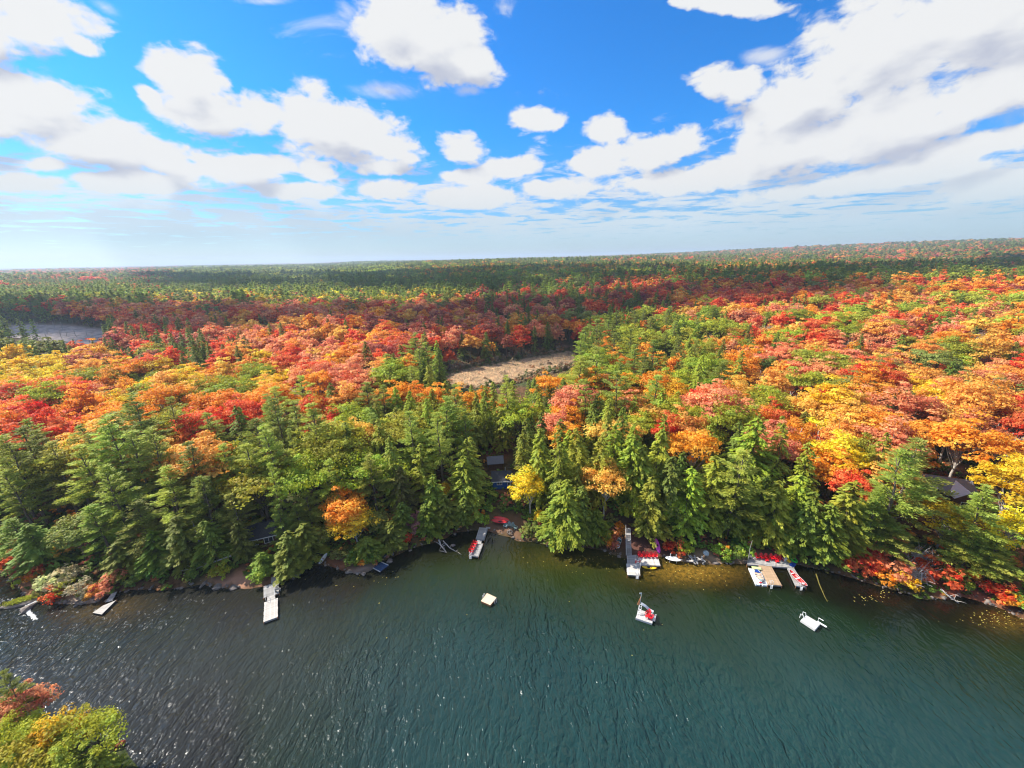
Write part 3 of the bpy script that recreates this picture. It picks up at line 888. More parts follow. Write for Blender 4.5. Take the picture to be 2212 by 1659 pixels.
CLEAR = [(np.array(p, float), d) for p, d in CLEAR]
NOGO = [np.array([at(x, y, z)[:2] for x, y in q]) for q, z in
        (([(1060, 1108), (1125, 1108), (1128, 1160), (1060, 1150)], 1.0), ([(1060, 1018), (1118, 1018), (1112, 1068), (1060, 1068)], 3.0),
         ([(1345, 1120), (1440, 1145), (1440, 1210), (1345, 1206)], 1.5), ([(1610, 1190), (1732, 1196), (1732, 1222), (1610, 1220)], .8),
         ([(545, 1135), (600, 1135), (600, 1188), (545, 1188)], 3.0), ([(1995, 1010), (2100, 1025), (2100, 1090), (2000, 1085)], 4.0))]

def blocked(x, y, z, H, R):
    """does a crown here hide something that has to stay in sight"""
    dist = np.hypot(x, y)
    bad = np.zeros(np.shape(x), bool)
    for hf in (0.12, 0.25, .4, .55, .7, .84, .98):
        rw = R*np.minimum(1.0, (1.15-hf)*1.25)
        for s in (-.95, -.5, 0, .5, .95):
            px, py, dz_ = project(np.stack([x+s*rw*np.cos(np.arctan2(x, y)), y-s*rw*np.sin(np.arctan2(x, y)), z+H*hf], -1))
            for poly, dd in CLEAR:
                bad |= in_poly(poly, px, py) & (dist < dd-1.5) & (dz_ > 1)
    return bad

COL = {  # reflectance by daylight, except m: red darkened as if shaded; name used in labels
    'g': ((0.24, 0.34, 0.048), 'dark green'), 'G': ((0.38, 0.49, 0.055), 'bright green'), 'p': ((0.29, 0.39, 0.065), 'soft green'), 'P': ((0.40, 0.51, 0.085), 'pale green'),
    'y': ((0.47, 0.47, 0.04), 'yellow green'), 'Y': ((0.90, 0.58, 0.025), 'golden yellow'), 'o': ((0.94, 0.33, 0.030), 'orange'), 'O': ((0.95, 0.44, 0.085), 'peach orange'),
    'r': ((0.84, 0.12, 0.045), 'scarlet'), 'k': ((0.88, 0.32, 0.16), 'salmon'), 'm': ((0.58, 0.15, 0.10), 'dark crimson'), 'b': ((0.56, 0.47, 0.40), 'grey'),
    'v': ((0.42, 0.17, 0.18), 'plum'), 'n': ((0.32, 0.31, 0.07), 'olive'), 'w': ((0.62, 0.60, 0.30), 'pale cream green')}
SPEC = {'g': 'hemlock', 'G': 'hemlock', 'p': 'pine', 'P': 'pine', 'y': 'oak', 'n': 'maple', 'Y': 'maple', 'o': 'maple', 'O': 'maple', 'r': 'maple', 'k': 'maple', 'm': 'maple', 'b': 'bare', 'v': 'maple'}
HT = {'hemlock': (13, 19), 'pine': (17, 23), 'maple': (12, 16.5), 'oak': (12.5, 15.5), 'bare': (11, 14.5)}

ROWS = [(0, [(1300, "gcgn"), (2212, "gmonpgr")]), (575, [(350, "gggr"), (900, "gggy"), (1300, "ggyon"), (1700, "noygp"), (2212, "gnypog")]),
        (600, [(350, "ggpr"), (1300, "gggpn"), (1500, "gmro"), (1900, "onro"), (2212, "rrorm")]),
        (625, [(350, "yypn"), (1000, "yypnY"), (1450, "gmgrn"), (1750, "mrro"), (2212, "oorykO")]),
        (650, [(120, "rgg"), (1000, "rOkrmko"), (1300, "rmgkn"), (1450, "ggrg"), (2212, "oOrokygO")]),
        (680, [(260, "gg"), (520, "rrgk"), (1050, "rOkmgo"), (1300, "rogkO"), (1560, "gypyG"), (2212, "OkoyrbgO")]),
        (720, [(130, "ggn"), (330, "gmrg"), (520, "mrgg"), (820, "OokrkO"), (1240, "rogrmk"), (1500, "yypgoG"), (1700, "kbogyO"), (2212, "orOgkyOb")]),
        (770, [(150, "YYY"), (300, "oOYo"), (560, "oOoyYO"), (830, "okOkYbOr"), (930, "GbyPg"), (1240, "gPG"), (1600, "gyyoGp"), (2212, "OokorOnkb")]),
        (820, [(200, "oOyor"), (480, "oYOoyk"), (600, "oYOoy"), (800, "kogrbO"), (1100, "GpyoG"), (1400, "gPkogy"), (1700, "yGgoO"), (2212, "oOrkOYnk")]),
        (870, [(250, "orory"), (500, "yroyO"), (800, "ggrog"), (1100, "GPyG"), (1250, "YkgG"), (1450, "OgGyG"), (1700, "okgOy"), (2212, "oYkrOb")]),
        (920, [(100, "oroP"), (550, "pyoPO"), (700, "gpkP"), (1080, "PyGpG"), (1700, "GGgG"), (2212, "oYkrOo")]),
        (980, [(80, "opP"), (650, "pPpyP"), (1080, "pGgyG"), (1900, "GGgGp"), (2000, "PGo"), (2130, "PYo"), (2212, "gPY")]),
        (1060, [(650, "pgpP"), (820, "Ygn"), (1900, "GgG"), (2212, "pGY")])]
def palette(px, py):
    row = ROWS[0][1]
    for y0, r in ROWS:
        if py >= y0: row = r
    for xe, s in row:
        if px < xe: return s
    return row[-1][1]

T = []     # dict per tree
def jitter_col(c, amt=.18):
    b = np.array(COL[c][0])
    k = 1+(rng.random()-.5)*2*amt
    out = b*k*(1+(rng.random(3)-.5)*np.array([.16, .26, .22]))
    return tuple(np.clip(out, 0.005, 0.9))

def hand(px, py, H, c, wide=1.0, sp=None):
    z = 3.0
    for _ in range(12):
        p = at(px, py, z+H); z = float(height(p.x, p.y))
        if z < 0: z = .3
    x, y = p.x, p.y
    d = float(land_d(x, y))
    if d < 1.2:      # keep the stem on land: move inland and lower the tree so that its top stays where it is
        for _ in range(60):
            y += .4; x *= (y/(y-.4))
            if float(land_d(x, y)) > 1.4: break
        zz_ = float(height(x, y)); dd = math.hypot(x, y)
        e = ray(px, py); H = max(2.0, CAM_H + e[2]/math.hypot(e[0], e[1])*dd - zz_)
    sp = sp or SPEC[c]
    if sp != 'bush':
        while bool(blocked(np.array([x]), np.array([y]), np.array([float(height(x, y))]), np.array([H]), np.array([{'hemlock': 3.2, 'pine': 3.8}.get(sp, 4.0)*wide*(.35+.65*H/18)]))[0]):
            wide *= .88
            if wide < .5: return
    T.append(dict(x=x, y=y, z=float(height(x, y)), H=H, sp=sp, c=c, w=wide, hand=True))

HAND = [  # top in the frame, height, colour, width
 (1170, 923, 19, 'G', 1.1), (1212, 950, 18, 'G', 1.1), (1254, 925, 18, 'G', 1.0), (1298, 928, 17, 'G', .95), (1331, 920, 17, 'G', 1), (1350, 877, 18, 'g', .9), (1380, 939, 18, 'G', 1.15), (1428, 925, 19, 'G', 1.15),
 (1490, 1008, 15, 'G', 1.2), (1452, 985, 16, 'g', 1.15), (1634, 901, 20, 'G', 1.35), (1550, 985, 16, 'G', 1.2), (1592, 1010, 15, 'g', 1.25), (1604, 965, 20, 'P', 1.1), (1660, 1030, 14, 'g', 1.3), (1410, 1030, 14, 'G', 1.15),
 (1395, 965, 16, 'G', 1.1), (1225, 1030, 15, 'G', 1.25), (1262, 1050, 13, 'g', 1.25), (1200, 1075, 11, 'g', 1.3), (1290, 1100, 9, 'g', 1.2), (1110, 925, 17, 'G', 1.05), (1135, 935, 17, 'G', 1.1),
 (1130, 877, 14, 'y', 1.0), (1146, 1018, 11.5, 'Y', 1.05), (1170, 1105, 4.5, 'Y', 1.3), (1312, 984, 12.5, 'O', .95), (1400, 863, 15, 'O', 1.1), (1505, 934, 15, 'o', 1.0), (1455, 903, 15, 'r', .95),
 (1496, 866, 14, 'k', 1.0, 'bare'), (1528, 836, 15, 'r', 1), (1580, 831, 15, 'o', 1), (1336, 798, 22, 'P', 1.05), (1450, 822, 15, 'Y', 1), (1195, 890, 14, 'k', 1.1), (1222, 912, 13, 'o', 1),
 (740, 912, 18, 'g', 1), (630, 920, 18, 'P', .5), (744, 1066, 11, 'o', 1.15), (722, 1098, 8, 'O', 1.0), (762, 1110, 8, 'Y', 1.1), (774, 909, 15, 'O', .9), (885, 888, 20, 'P', 1), (947, 893, 20, 'P', 1), (1039, 874, 20, 'P', 1), (1009, 948, 16, 'G', 1.15),
 (1000, 985, 14, 'G', 1.15), (960, 1040, 6, 'Y', .85), (860, 1008, 12, 'n', .9, 'hemlock'), (730, 952, 15, 'y', .9), (928, 1024, 12, 'g', 1.1), (895, 1113, 3.6, 'v', .9, 'bush'), (817, 1100, 6.5, 'n', 1.1), (812, 905, 17, 'G', 1), (845, 940, 18, 'G', 1),
 (800, 985, 15, 'P', .95), (700, 990, 16, 'P', .95), (905, 960, 15, 'G', 1), (960, 1070, 8, 'g', 1.5), (920, 1090, 7, 'g', 1.5), (1000, 1075, 8, 'g', 1.5), (865, 1085, 7.5, 'g', 1.4), (660, 1060, 11, 'p', 1.2), (655, 1130, 8, 'g', 1.5), (620, 1150, 8, 'g', 1.4),
 (15, 1010, 17, 'P', 1), (62, 901, 19, 'p', 1), (103, 951, 19, 'P', 1.05), (175, 962, 19, 'P', 1.05), (275, 933, 20, 'P', 1.1), (325, 929, 20, 'P', 1.1), (406, 955, 20, 'p', 1.1), (225, 1005, 18, 'P', 1.1), (350, 1010, 17, 'P', 1.1), (430, 1030, 16, 'p', 1.1),
 (478, 957, 18, 'P', .9), (506, 1062, 13, 'P', 1), (584, 993, 18, 'P', 1.1), (559, 940, 13, 'k', .9, 'bare'), (225, 898, 14, 'y', 1.1), (175, 918, 16, 'g', 1), (506, 877, 18, 'g', 1.1), (437, 890, 18, 'P', 1.1), (594, 833, 21, 'P', 1), (640, 809, 21, 'P', 1),
 (384, 805, 15, 'Y', 1.15), (337, 902, 10, 'r', .9), (119, 1170, 5, 'O', 1.1), (62, 1130, 10, 'g', 1.4), (25, 1120, 10, 'p', 1.2), (290, 1080, 13, 'p', 1.2), (200, 1090, 12, 'p', 1.2), (150, 1120, 9.5, 'n', 1.2), (380, 1110, 11, 'g', 1.3), (320, 1150, 8, 'g', 1.5), (250, 1170, 7, 'g', 1.4),
 (445, 1120, 10, 'g', 1.2), (512, 1124, 9, 'g', 1.15), (560, 1192, 4.5, 'g', 1.2), (615, 1185, 5, 'g', 1.8), (640, 1095, 9, 'p', 1.1), (600, 1090, 10.5, 'p', 1.1), (690, 1140, 6, 'n', 1.1), (790, 1160, 4.5, 'g', 1.5), (840, 1130, 5.5, 'g', 1.5),
 (1727, 1023, 15, 'G', 1.25), (1690, 1040, 14, 'G', 1.25), (1760, 1060, 13, 'g', 1.25), (1841, 1037, 16, 'G', 1.3), (1800, 1090, 12, 'g', 1.3), (1966, 968, 22, 'P', 1.25), (1847, 1014, 12, 'r', 1), (1852, 947, 13, 'y', .9), (1700, 928, 14, 'o', 1),
 (2057, 1094, 9.5, 'Y', 1.25), (2130, 1055, 16, 'P', 1.3), (2202, 1105, 11, 'Y', .9), (2097, 912, 16, 'o', 1.3), (1800, 839, 14, 'r', .8), (1747, 804, 15, 'y', 1.15), (2027, 845, 15, 'k', 1.2, 'bare'), (1655, 810, 13, 'b', 1),
 (1900, 1080, 12, 'P', 1.2), (1920, 1120, 9, 'p', 1.3), (2110, 1150, 9, 'P', 1.4), (2160, 1160, 9, 'P', 1.3), (1780, 970, 13, 'o', 1.1), (2010, 905, 14, 'o', 1.1), (1945, 905, 14, 'o', 1), (1880, 880, 14, 'O', 1.1), (1680, 870, 14, 'r', 1),
 (122, 1456, 11, 'P', .45), (170, 1463, 10.5, 'P', .6), (72, 1478, 8, 'k', .62, 'maple'), (10, 1505, 8, 'k', .7, 'maple'), (155, 1495, 8, 'y', .70), (205, 1506, 7.5, 'n', .8), (238, 1540, 5.5, 'n', .9), (110, 1562, 7, 'Y', .8), (193, 1632, 5, 'G', 1.0), (270, 1615, 3.5, 'r', 1.0, 'bush'),
 (4, 1452, 11, 'p', .6), (60, 1600, 6.5, 'y', 1.0), (20, 1640, 6, 'P', .9), (125, 1640, 5.5, 'P', .8), (230, 1590, 4.5, 'n', 1.0), (190, 1560, 6.5, 'y', .8), (40, 1560, 7, 'y', .7)]
for h_ in HAND:
    hand(*h_[:5], sp=(h_[5] if len(h_) > 5 else None))
BUSH = [(1861, 1208, 3.2, 'r'), (1890, 1188, 3.6, 'r'), (1850, 1228, 1.8, 'r'), (1925, 1195, 4.0, 'k'), (1960, 1240, 2.0, 'O'), (2000, 1232, 2.0, 'k'), (2033, 1215, 3.8, 'r'), (2069, 1238, 3.6, 'G'), (1915, 1230, 2.4, 'o'), (1950, 1262, 1.8, 'Y'), (2100, 1235, 2.4, 'o'), (2160, 1265, 2.4, 'r'), (2195, 1285, 2.2, 'o'),
        (2130, 1265, 1.6, 'm'), (2215, 1300, 2.4, 'G'), (1790, 1222, 1.6, 'G'), (1775, 1205, 2.5, 'G'), (1462, 1195, 1.3, 'r'), (1440, 1175, 1.5, 'r'), (1310, 1175, 1.6, 'o'), (1325, 1188, 1.3, 'm'), (1290, 1170, 1.6, 'n'), (1474, 1203, 1.0, 'y'), (1037, 1130, 1.3, 'G'), (1028, 1142, .9, 'y'),
        (130, 1232, 3.2, 'P'), (100, 1250, 2.6, 'P'), (165, 1262, 2.2, 'P'), (200, 1265, 1.8, 'O'), (225, 1262, 2.0, 'k'), (140, 1275, 1.6, 'y'), (70, 1232, 1.8, 'o'), (90, 1222, 2.0, 'r'), (55, 1250, 1.5, 'm'), (250, 1235, 2.2, 'k'), (60, 1190, 2.0, 'm'), (30, 1210, 1.5, 'n'), (10, 1195, 2.5, 'r'),
        (475, 1243, 1.0, 'y'), (560, 1252, 1.5, 'G'), (420, 1235, 2.4, 'g'), (345, 1245, 2.4, 'g'), (300, 1240, 2.4, 'p'), (655, 1205, 2.6, 'g'), (760, 1212, 2.0, 'g'), (735, 1205, 1.8, 'n'), (800, 1205, 2.0, 'g'), (860, 1172, 2.2, 'G'), (875, 1178, 1.4, 'r'), (1690, 1172, 2.4, 'g'), (1560, 1185, 2.4, 'G'), (1590, 1190, 1.8, 'g'),
        (1150, 1150, 1.5, 'n'), (985, 1118, 1.8, 'k'), (1605, 1178, 2.6, 'G'), (1270, 1168, 2.0, 'g'), (1340, 1130, 1.4, 'o'), (1345, 1148, 1.3, 'O')]
for b_ in BUSH:
    hand(b_[0], b_[1], b_[2], 'w' if b_[3] == 'P' else b_[3], 1.15, 'bush')

def fill():
    bands = [(24, 62, 5.0), (62, 130, 5.2), (130, 260, 6.2), (260, 600, 7.2), (600, 1500, 9.0), (1500, 3200, 17), (3200, 6500, 34)]
    hp = np.array([[t['x'], t['y'], {'hemlock': 2.6, 'pine': 2.9, 'maple': 2.7, 'oak': 3.4, 'bare': 2.4, 'bush': .5}[t['sp']]*t['w']] for t in T])
    for r0, r1, s in bands:
        n = int(2*r1/s)+2
        gx = (np.arange(-n//2, n//2+1))*s; gy = np.arange(-10 if r0 < 60 else 0, r1+s, s)
        X, Y = np.meshgrid(gx, gy); X = X+(np.arange(len(gy)) % 2)[:, None]*s*.5
        X = X+(rng.random(X.shape)-.5)*s*.95; Y = Y+(rng.random(X.shape)-.5)*s*.95
        X, Y = X.ravel(), Y.ravel()
        r = np.hypot(X, Y); az = np.degrees(np.arctan2(X, Y))
        k = (r >= r0) & (r < r1) & (np.abs(az) < (66 if r1 < 200 else 60))
        X, Y = X[k], Y[k]
        d = land_d(X, Y)
        k = d > 2.2
        k &= near_d(X, Y) < -1 if False else np.ones_like(k)
        X, Y, d = X[k], Y[k], d[k]
        k = np.ones(len(X), bool)
        for poly in (MARSH, POND, POND2): k &= poly_d(poly, X, Y) > 2.0
        for poly in NOGO: k &= ~in_poly(poly, X, Y)
        if r0 < 140:
            dd = np.min(np.hypot(X[:, None]-hp[None, :, 0], Y[:, None]-hp[None, :, 1])-hp[None, :, 2]*0.62, axis=1)
            k &= dd > 2.0
        X, Y = X[k], Y[k]
        Z = height(X, Y)
        px, py, _ = project(np.stack([X, Y, Z+13], -1))
        scale = 1.0 if r1 <= 1500 else (2.1 if r1 <= 3200 else 3.8)
        sps, cs, Hs = [], [], []
        cl = np.sin(X/19+Y/13)+np.sin(X/11-Y/23+2)   # stands of like trees
        for i in range(len(X)):
            pal = palette(px[i]+rng.normal()*26, py[i]+rng.normal()*(9 if r1 > 300 else 14))
            if near_d(X[i], Y[i]) > 0: pal = "yPOnkG"
            j = int((cl[i]+2)/4*len(pal)*.5+rng.random()*len(pal)*.75) % len(pal)
            c = pal[j]
            if c == 'c': c = 'p' if rng.random() < .5 else 'g'
            sp = SPEC[c]
            if sp == 'maple' and rng.random() < .15: sp = 'bare'
            lo, hi = HT[sp]
            H = lo+(hi-lo)*rng.random()
            if rng.random() < .12: H *= .7
            if sp in ('maple', 'oak'): H *= .92+.25*rng.random()**2
            if near_d(X[i], Y[i]) > 0: H *= .5
            sps.append(sp); cs.append(c); Hs.append(H)
        Hs = np.array(Hs)
        R0 = np.array([{'hemlock': 3.6, 'pine': 4.2, 'maple': 4.2, 'oak': 5.2, 'bare': 3.4}[s_] for s_ in sps])
        nb_ = near_d(X, Y) > 0
        if r0 < 600:
            bad = (nb_ & ((py < 1590) | (px > 230))) | blocked(X, Y, Z, Hs, R0)
            sh = bad & (rng.random(len(X)) < .0)
            keep = ~bad
        else: keep = np.ones(len(X), bool)
        for i in np.nonzero(keep)[0]:
            T.append(dict(x=X[i], y=Y[i], z=Z[i], H=Hs[i]*(1 if scale == 1 else 1.15), sp=sps[i], c=cs[i], w=(0.88+.42*rng.random()*(sps[i] != 'hemlock'))*(1 if scale == 1 else scale), hand=False, far=scale > 1))
fill()
# shrubs and young trees standing low in front of the marsh and round the edge of it
print('trees', len(T))

SPNAME = {'hemlock': 'hemlock_tree', 'pine': 'pine_tree', 'maple': 'maple_tree', 'oak': 'oak_tree', 'bare': 'bare_tree', 'bush': 'bush'}
SPWORD = {'hemlock': 'hemlock', 'pine': 'pine', 'maple': 'maple', 'oak': 'broad oak', 'bare': 'thin bare-branched tree', 'bush': 'bush'}
H0 = {'hemlock': 18, 'pine': 22, 'maple': 15, 'oak': 14, 'bare': 14, 'bush': 2.6}
SECT = [(150, 'on the rocky point'), (300, 'above the small low dock'), (500, 'left of the long bleached dock'), (620, 'by the half-hidden brown cottage'), (800, 'left of the navy float'),
        (980, 'between navy float and four-red-chair dock'), (1110, 'around the blue cottage'), (1300, 'between blue cottage and stairway'), (1450, 'around the grey stairway'),
        (1600, 'above the upturned grey rowboat'), (1780, 'behind the six-red-chair dock'), (1960, 'above the red shoreline bushes'), (99999, 'around the grey-roofed house')]
ORD = ['leftmost', 'second', 'third', 'fourth', 'fifth', 'sixth', 'seventh', 'eighth', 'ninth', 'tenth', 'eleventh', 'twelfth', 'thirteenth', 'fourteenth', 'fifteenth', 'sixteenth', 'seventeenth', 'eighteenth', 'nineteenth', 'twentieth']

def place_trees():
    for t in T:
        t['r'] = math.hypot(t['x'], t['y'])
        dep = (np.array([t['x'], t['y'], t['z']-CAM_H+t['H']*.5]) @ FW)
        t['size'] = t['H']*t['w']/max(dep, 5)
        t['col'] = jitter_col(t['c'])
    near = []
    for sp in SPNAME:
        L = sorted([t for t in T if t['sp'] == sp and not t.get('far')], key=lambda t: -t['size'])
        def inview(t):
            px, py, dz_ = project([t['x'], t['y'], t['z']+t['H']*.8])
            return dz_ > 0 and -90 < px < 2300 and py < 1760
        L = [t for t in L if inview(t)]
        cap = {'hemlock': 290, 'pine': 240, 'maple': 295, 'oak': 120, 'bare': 60, 'bush': 290}[sp]
        for t in L[:cap]:
            if t['r'] < 260: t['near'] = True; near.append(t)
    # labels
    groups = {}
    for t in near:
        px, py, _ = project([t['x'], t['y'], t['z']+t['H']])
        t['px'] = px; t['py'] = py
        d = float(land_d(t['x'], t['y']))
        if float(near_d(t['x'], t['y'])) > 0:
            row = 'on the near bank in the lower corner'; sec = ''
        else:
            row = ('at the water' if d < 5 else 'just behind the shore' if d < 12 else 'up the bank' if d < 24 else 'in the woods' if d < 42 else 'deeper in the woods' if d < 66 else 'in the far woods' if d < 100 else 'near the marsh')
            sec = next(s for x, s in SECT if px < x)
        size = '' if t['sp'] == 'bush' else ('tall ' if t['H'] > H0[t['sp']]*1.02 else 'low ' if t['H'] < H0[t['sp']]*.72 else '')
        t['lab'] = (size, COL[t['c']][1], SPWORD[t['sp']], row, sec)
        groups.setdefault(t['lab'], []).append(t)
    for lab, L in groups.items():
        L.sort(key=lambda t: t['px'])
        base = ('%s%s %s %s %s' % lab).strip()
        for i, t in enumerate(L):
            if len(L) == 1: t['label'] = base
            elif i == len(L)-1: t['label'] = base+', rightmost'
            else: t['label'] = base+', '+(ORD[i] if i == 0 else ORD[min(i, 19)]+' from left')
            ws = t['label'].split()
            while len(t['label'].split()) > 16 and ' the ' in t['label']: t['label'] = t['label'].replace(' the ', ' ', 1)
    cnt = {}
    for t in near:
        sp = t['sp']
        V = PROTO[sp]; k = cnt.get(sp, 0); cnt[sp] = k+1
        cm, tm, h0, r0 = V[(k*7+int(t['x']*3)) % len(V)]
        e = thing(SPNAME[sp], t['label'], 'bush' if sp == 'bush' else 'tree', (t['x'], t['y'], t['z']), rnd.random()*2*PI, {'hemlock': 'hemlocks', 'pine': 'white pines', 'maple': 'autumn maples', 'oak': 'oaks', 'bare': 'bare trees', 'bush': 'bushes along the shore'}[sp])
        s = t['H']/h0; wd = s*(0.65+.35*1/s)*t['w'] if sp != 'bush' else s*t['w']
        e.scale = (wd*(0.93+.14*rnd.random()), wd*(0.93+.14*rnd.random()), s)
        e.rotation_euler = (rnd.gauss(0, .03), rnd.gauss(0, .03), rnd.random()*2*PI)
        for nm, me in (('crown', cm), ('trunk', tm)):
            o = bpy.data.objects.new('branches' if (sp == 'bush' and nm == 'trunk') else nm, me); C.objects.link(o); o.parent = e
            if nm == 'crown': o.color = (*t['col'], 1)
    print('single trees', cnt)
    # the rest of each kind, one mass per kind
    for sp in ('hemlock', 'pine', 'maple', 'oak', 'bare'):
        L = [t for t in T if t['sp'] == sp and not t.get('near')]
        for lv, (a, b_) in enumerate(((0, 430), (430, 1e9))):
            Q = [t for t in L if a <= t['r'] < b_]
            if not Q: continue
            s = np.array([t['H']/H0[sp] for t in Q]); wd = s*np.array([t['w'] for t in Q])
            pts = [(t['x'], t['y'], t['z']-.2) for t in Q]
            sc = np.stack([wd, wd, s*np.where(np.array([bool(t.get('far')) for t in Q]), 1.15, 1)], 1)
            scatter({'hemlock': 'hemlock_forest', 'pine': 'pine_forest', 'maple': 'maple_forest', 'oak': 'oak_forest', 'bare': 'bare_tree_forest'}[sp], pts, sc, rng.random(len(Q))*6.28, np.array([t['col'] for t in Q]), LODX[(sp, lv)],
                    kind='stuff', label=('%s forest stretching %s' % ({'hemlock': 'dark green hemlock', 'pine': 'green pine', 'maple': 'red and orange maple', 'oak': 'yellow green oak', 'bare': 'thin grey'}[sp], 'behind the shoreline trees' if lv == 0 else 'away to the horizon')))
place_trees()

def ground_cover():
    n = 30000
    X = rng.uniform(-150, 150, n); Y = rng.uniform(-5, 150, n)
    d = land_d(X, Y)
    prob = np.where(d < 14, 1.0, .30)
    k = (d > .15) & (rng.random(n) < prob) & (np.abs(np.degrees(np.arctan2(X, Y+6))) < 66) & (d < 60)
    for poly in NOGO[:1]+NOGO[2:4]: k &= ~in_poly(poly, X, Y)
    pl = at(500, 1256, .6); k &= np.hypot((X-pl.x)/5.5, (Y-pl.y)/2.2) > 1
    X, Y, d = X[k], Y[k], d[k]
    Z = height(X, Y)
    bad = blocked(X, Y, Z, np.full(len(X), 1.2), np.full(len(X), .8))
    X, Y, Z, d = X[~bad], Y[~bad], Z[~bad], d[~bad]
    cols = np.array([COL[c][0] for c in 'ggGpnnomOk'])*.9
    ci = rng.integers(0, 10, len(X)); ci = np.where(rng.random(len(X)) < .45, 0, ci)
    col = cols[ci]*(0.7+.6*rng.random((len(X), 1)))
    s = (0.35+.55*rng.random(len(X)))*np.where(d < 1.5, .6, 1)
    scatter('undergrowth', np.stack([X, Y, Z-.05], 1), np.stack([s, s, s*(.6+.5*rng.random(len(X)))], 1), rng.random(len(X))*6.28, col, LODX[('cover', 0)], kind='stuff', label='low green and rusty undergrowth covering the banks under the trees')
    # marsh sedge
    lo, hi = MARSH.min(0)-4, MARSH.max(0)+4
    n = 9000
    X = rng.uniform(lo[0], hi[0], n); Y = rng.uniform(lo[1], hi[1], n)
    pd = poly_d(MARSH, X, Y); k = pd < 3+rng.random(n)*2
    X, Y, pd = X[k], Y[k], pd[k]
    base = np.where((pd > -2.5)[:, None], np.array([[.30, .25, .12]]), np.array([[.78, .58, .40]]))
    base = base*(0.7+.6*rng.random((len(X), 1)))
    s = .7+.6*rng.random(len(X))
    scatter('marsh_sedge', np.stack([X, Y, height(X, Y)], 1), np.stack([s, s, s], 1), rng.random(len(X))*6.28, base, LODX[('sedge', 0)], kind='stuff', label='pinkish tan marsh grass filling the clearing among the trees')
ground_cover()

def marsh_shrubs():
    lo, hi = MARSH.min(0)-8, MARSH.max(0)+8
    n = 2600
    X = rng.uniform(lo[0], hi[0], n); Y = rng.uniform(lo[1], hi[1], n)
    pd = poly_d(MARSH, X, Y)
    k = ((pd > -4.5) & (pd < 5) & (rng.random(n) < .8)) | ((pd <= -4.5) & (rng.random(n) < .05))
    X, Y, pd = X[k], Y[k], pd[k]
    cols = np.array([(.30, .26, .12), (.45, .30, .18), (.22, .25, .08), (.5, .36, .24), (.55, .25, .12)])
    col = cols[rng.integers(0, 5, len(X))]*(.7+.5*rng.random((len(X), 1)))
    s = (.5+.9*rng.random(len(X)))*np.where(pd > 0, 1.3, .8)
    scatter('marsh_shrubs', np.stack([X, Y, height(X, Y)-.1], 1), np.stack([s, s, s*(.8+.7*rng.random(len(X)))], 1), rng.random(len(X))*6.28, col, LODX[('cover', 0)], kind='stuff', label='low olive and rusty shrubs fringing the marsh clearing')
marsh_shrubs()

# dead snags standing in the beaver pond
def snags():
    b0 = []
    for s in range(3):
        limbs = [(.3+.6*rnd.random(), (rnd.uniform(-1.2, 1.2), rnd.uniform(-1.2, 1.2), rnd.uniform(2.5, 7)), .05) for _ in range(9)]
        b0.append(trunk_builder(7.5, .2, limbs, seed=200+s).mesh('snag_trunk', M_barkpale, True))
    k = 0
    lo, hi = POND.min(0), POND.max(0)
    n = 0; L = []
    while n < 20 and k < 4000:
        k += 1
        x = rnd.uniform(lo[0], hi[0]); y = rnd.uniform(lo[1], hi[1])
        if not bool(in_poly(POND, x, y)): continue
        o = link('dead_snag', b0[n % 3], loc=(x, y, 1.7))
        o.rotation_euler = (rnd.gauss(0, .06), rnd.gauss(0, .06), rnd.random()*6)
        o.scale = (1, 1, rnd.uniform(.5, 1.2))
        o['label'] = 'pale dead snag standing in the drained beaver pond at the left'; o['category'] = 'dead tree'; o['group'] = 'dead snags in the beaver pond'
        o['px'] = float(project([x, y, 2])[0]); L.append(o); n += 1
    L.sort(key=lambda o: o['px'])
    for i, o in enumerate(L):
        o['label'] = 'pale dead snag in the drained beaver pond, %s' % ('leftmost' if i == 0 else 'rightmost' if i == len(L)-1 else ORD[i]+' from the left'); del o['px']
snags()
# ================================================================== things people built
def lerp(a, b, t): return Vector(a)*(1-t)+Vector(b)*t

def planks(par, TL, TR, BR, BL, n, mat, th=.05, gap=.012, across=True, uneven=0.0, name='plank'):
    """n boards filling the quad; across: boards run from the left edge to the right edge"""
    for k in range(n):
        t0, t1 = (k+gap*0)/n, (k+1)/n
        L = ((Vector(BL)-Vector(TL)).length if across else (Vector(TR)-Vector(TL)).length)
        g = gap/L
        if across: q = [lerp(TL, BL, t0+g), lerp(TR, BR, t0+g), lerp(TR, BR, t1-g), lerp(TL, BL, t1-g)]
        else: q = [lerp(TL, TR, t0+g), lerp(TL, TR, t1-g), lerp(BL, BR, t1-g), lerp(BL, BR, t0+g)]
        if uneven:
            e0, e1 = rnd.uniform(0, uneven), rnd.uniform(0, uneven)
            if across:
                d = (q[1]-q[0]).normalized(); q = [q[0]-d*e0, q[1]+d*e1, q[2]+d*e1, q[3]-d*e0]
        dz = rnd.uniform(-.006, .006)
        c = sum((p for p in q), Vector((0, 0, 0)))/4
        q = [p-c+Vector((0, 0, dz)) for p in q]
        B().quadbox(q, th).obj(name, mat, par, c)

def frame(par, q, th, mat, drop=.05, inset=.06, name='deck_frame'):
    c = sum((Vector(p) for p in q), Vector())/4
    qq = [Vector(p)+(c-Vector(p)).normalized()*inset-Vector((0, 0, drop)) for p in q]
    b = B()
    for i in range(4):
        a, d = qq[i], qq[(i+1) % 4]
        mid = (a+d)/2; v = d-a; ang = math.atan2(v.y, v.x)
        b.box((mid.x, mid.y, mid.z-th/2-i % 2*.003), (v.length-(.10 if i % 2 else 0), .05, th-(i % 2)*.006), ang)
    b.obj(name, mat, par)

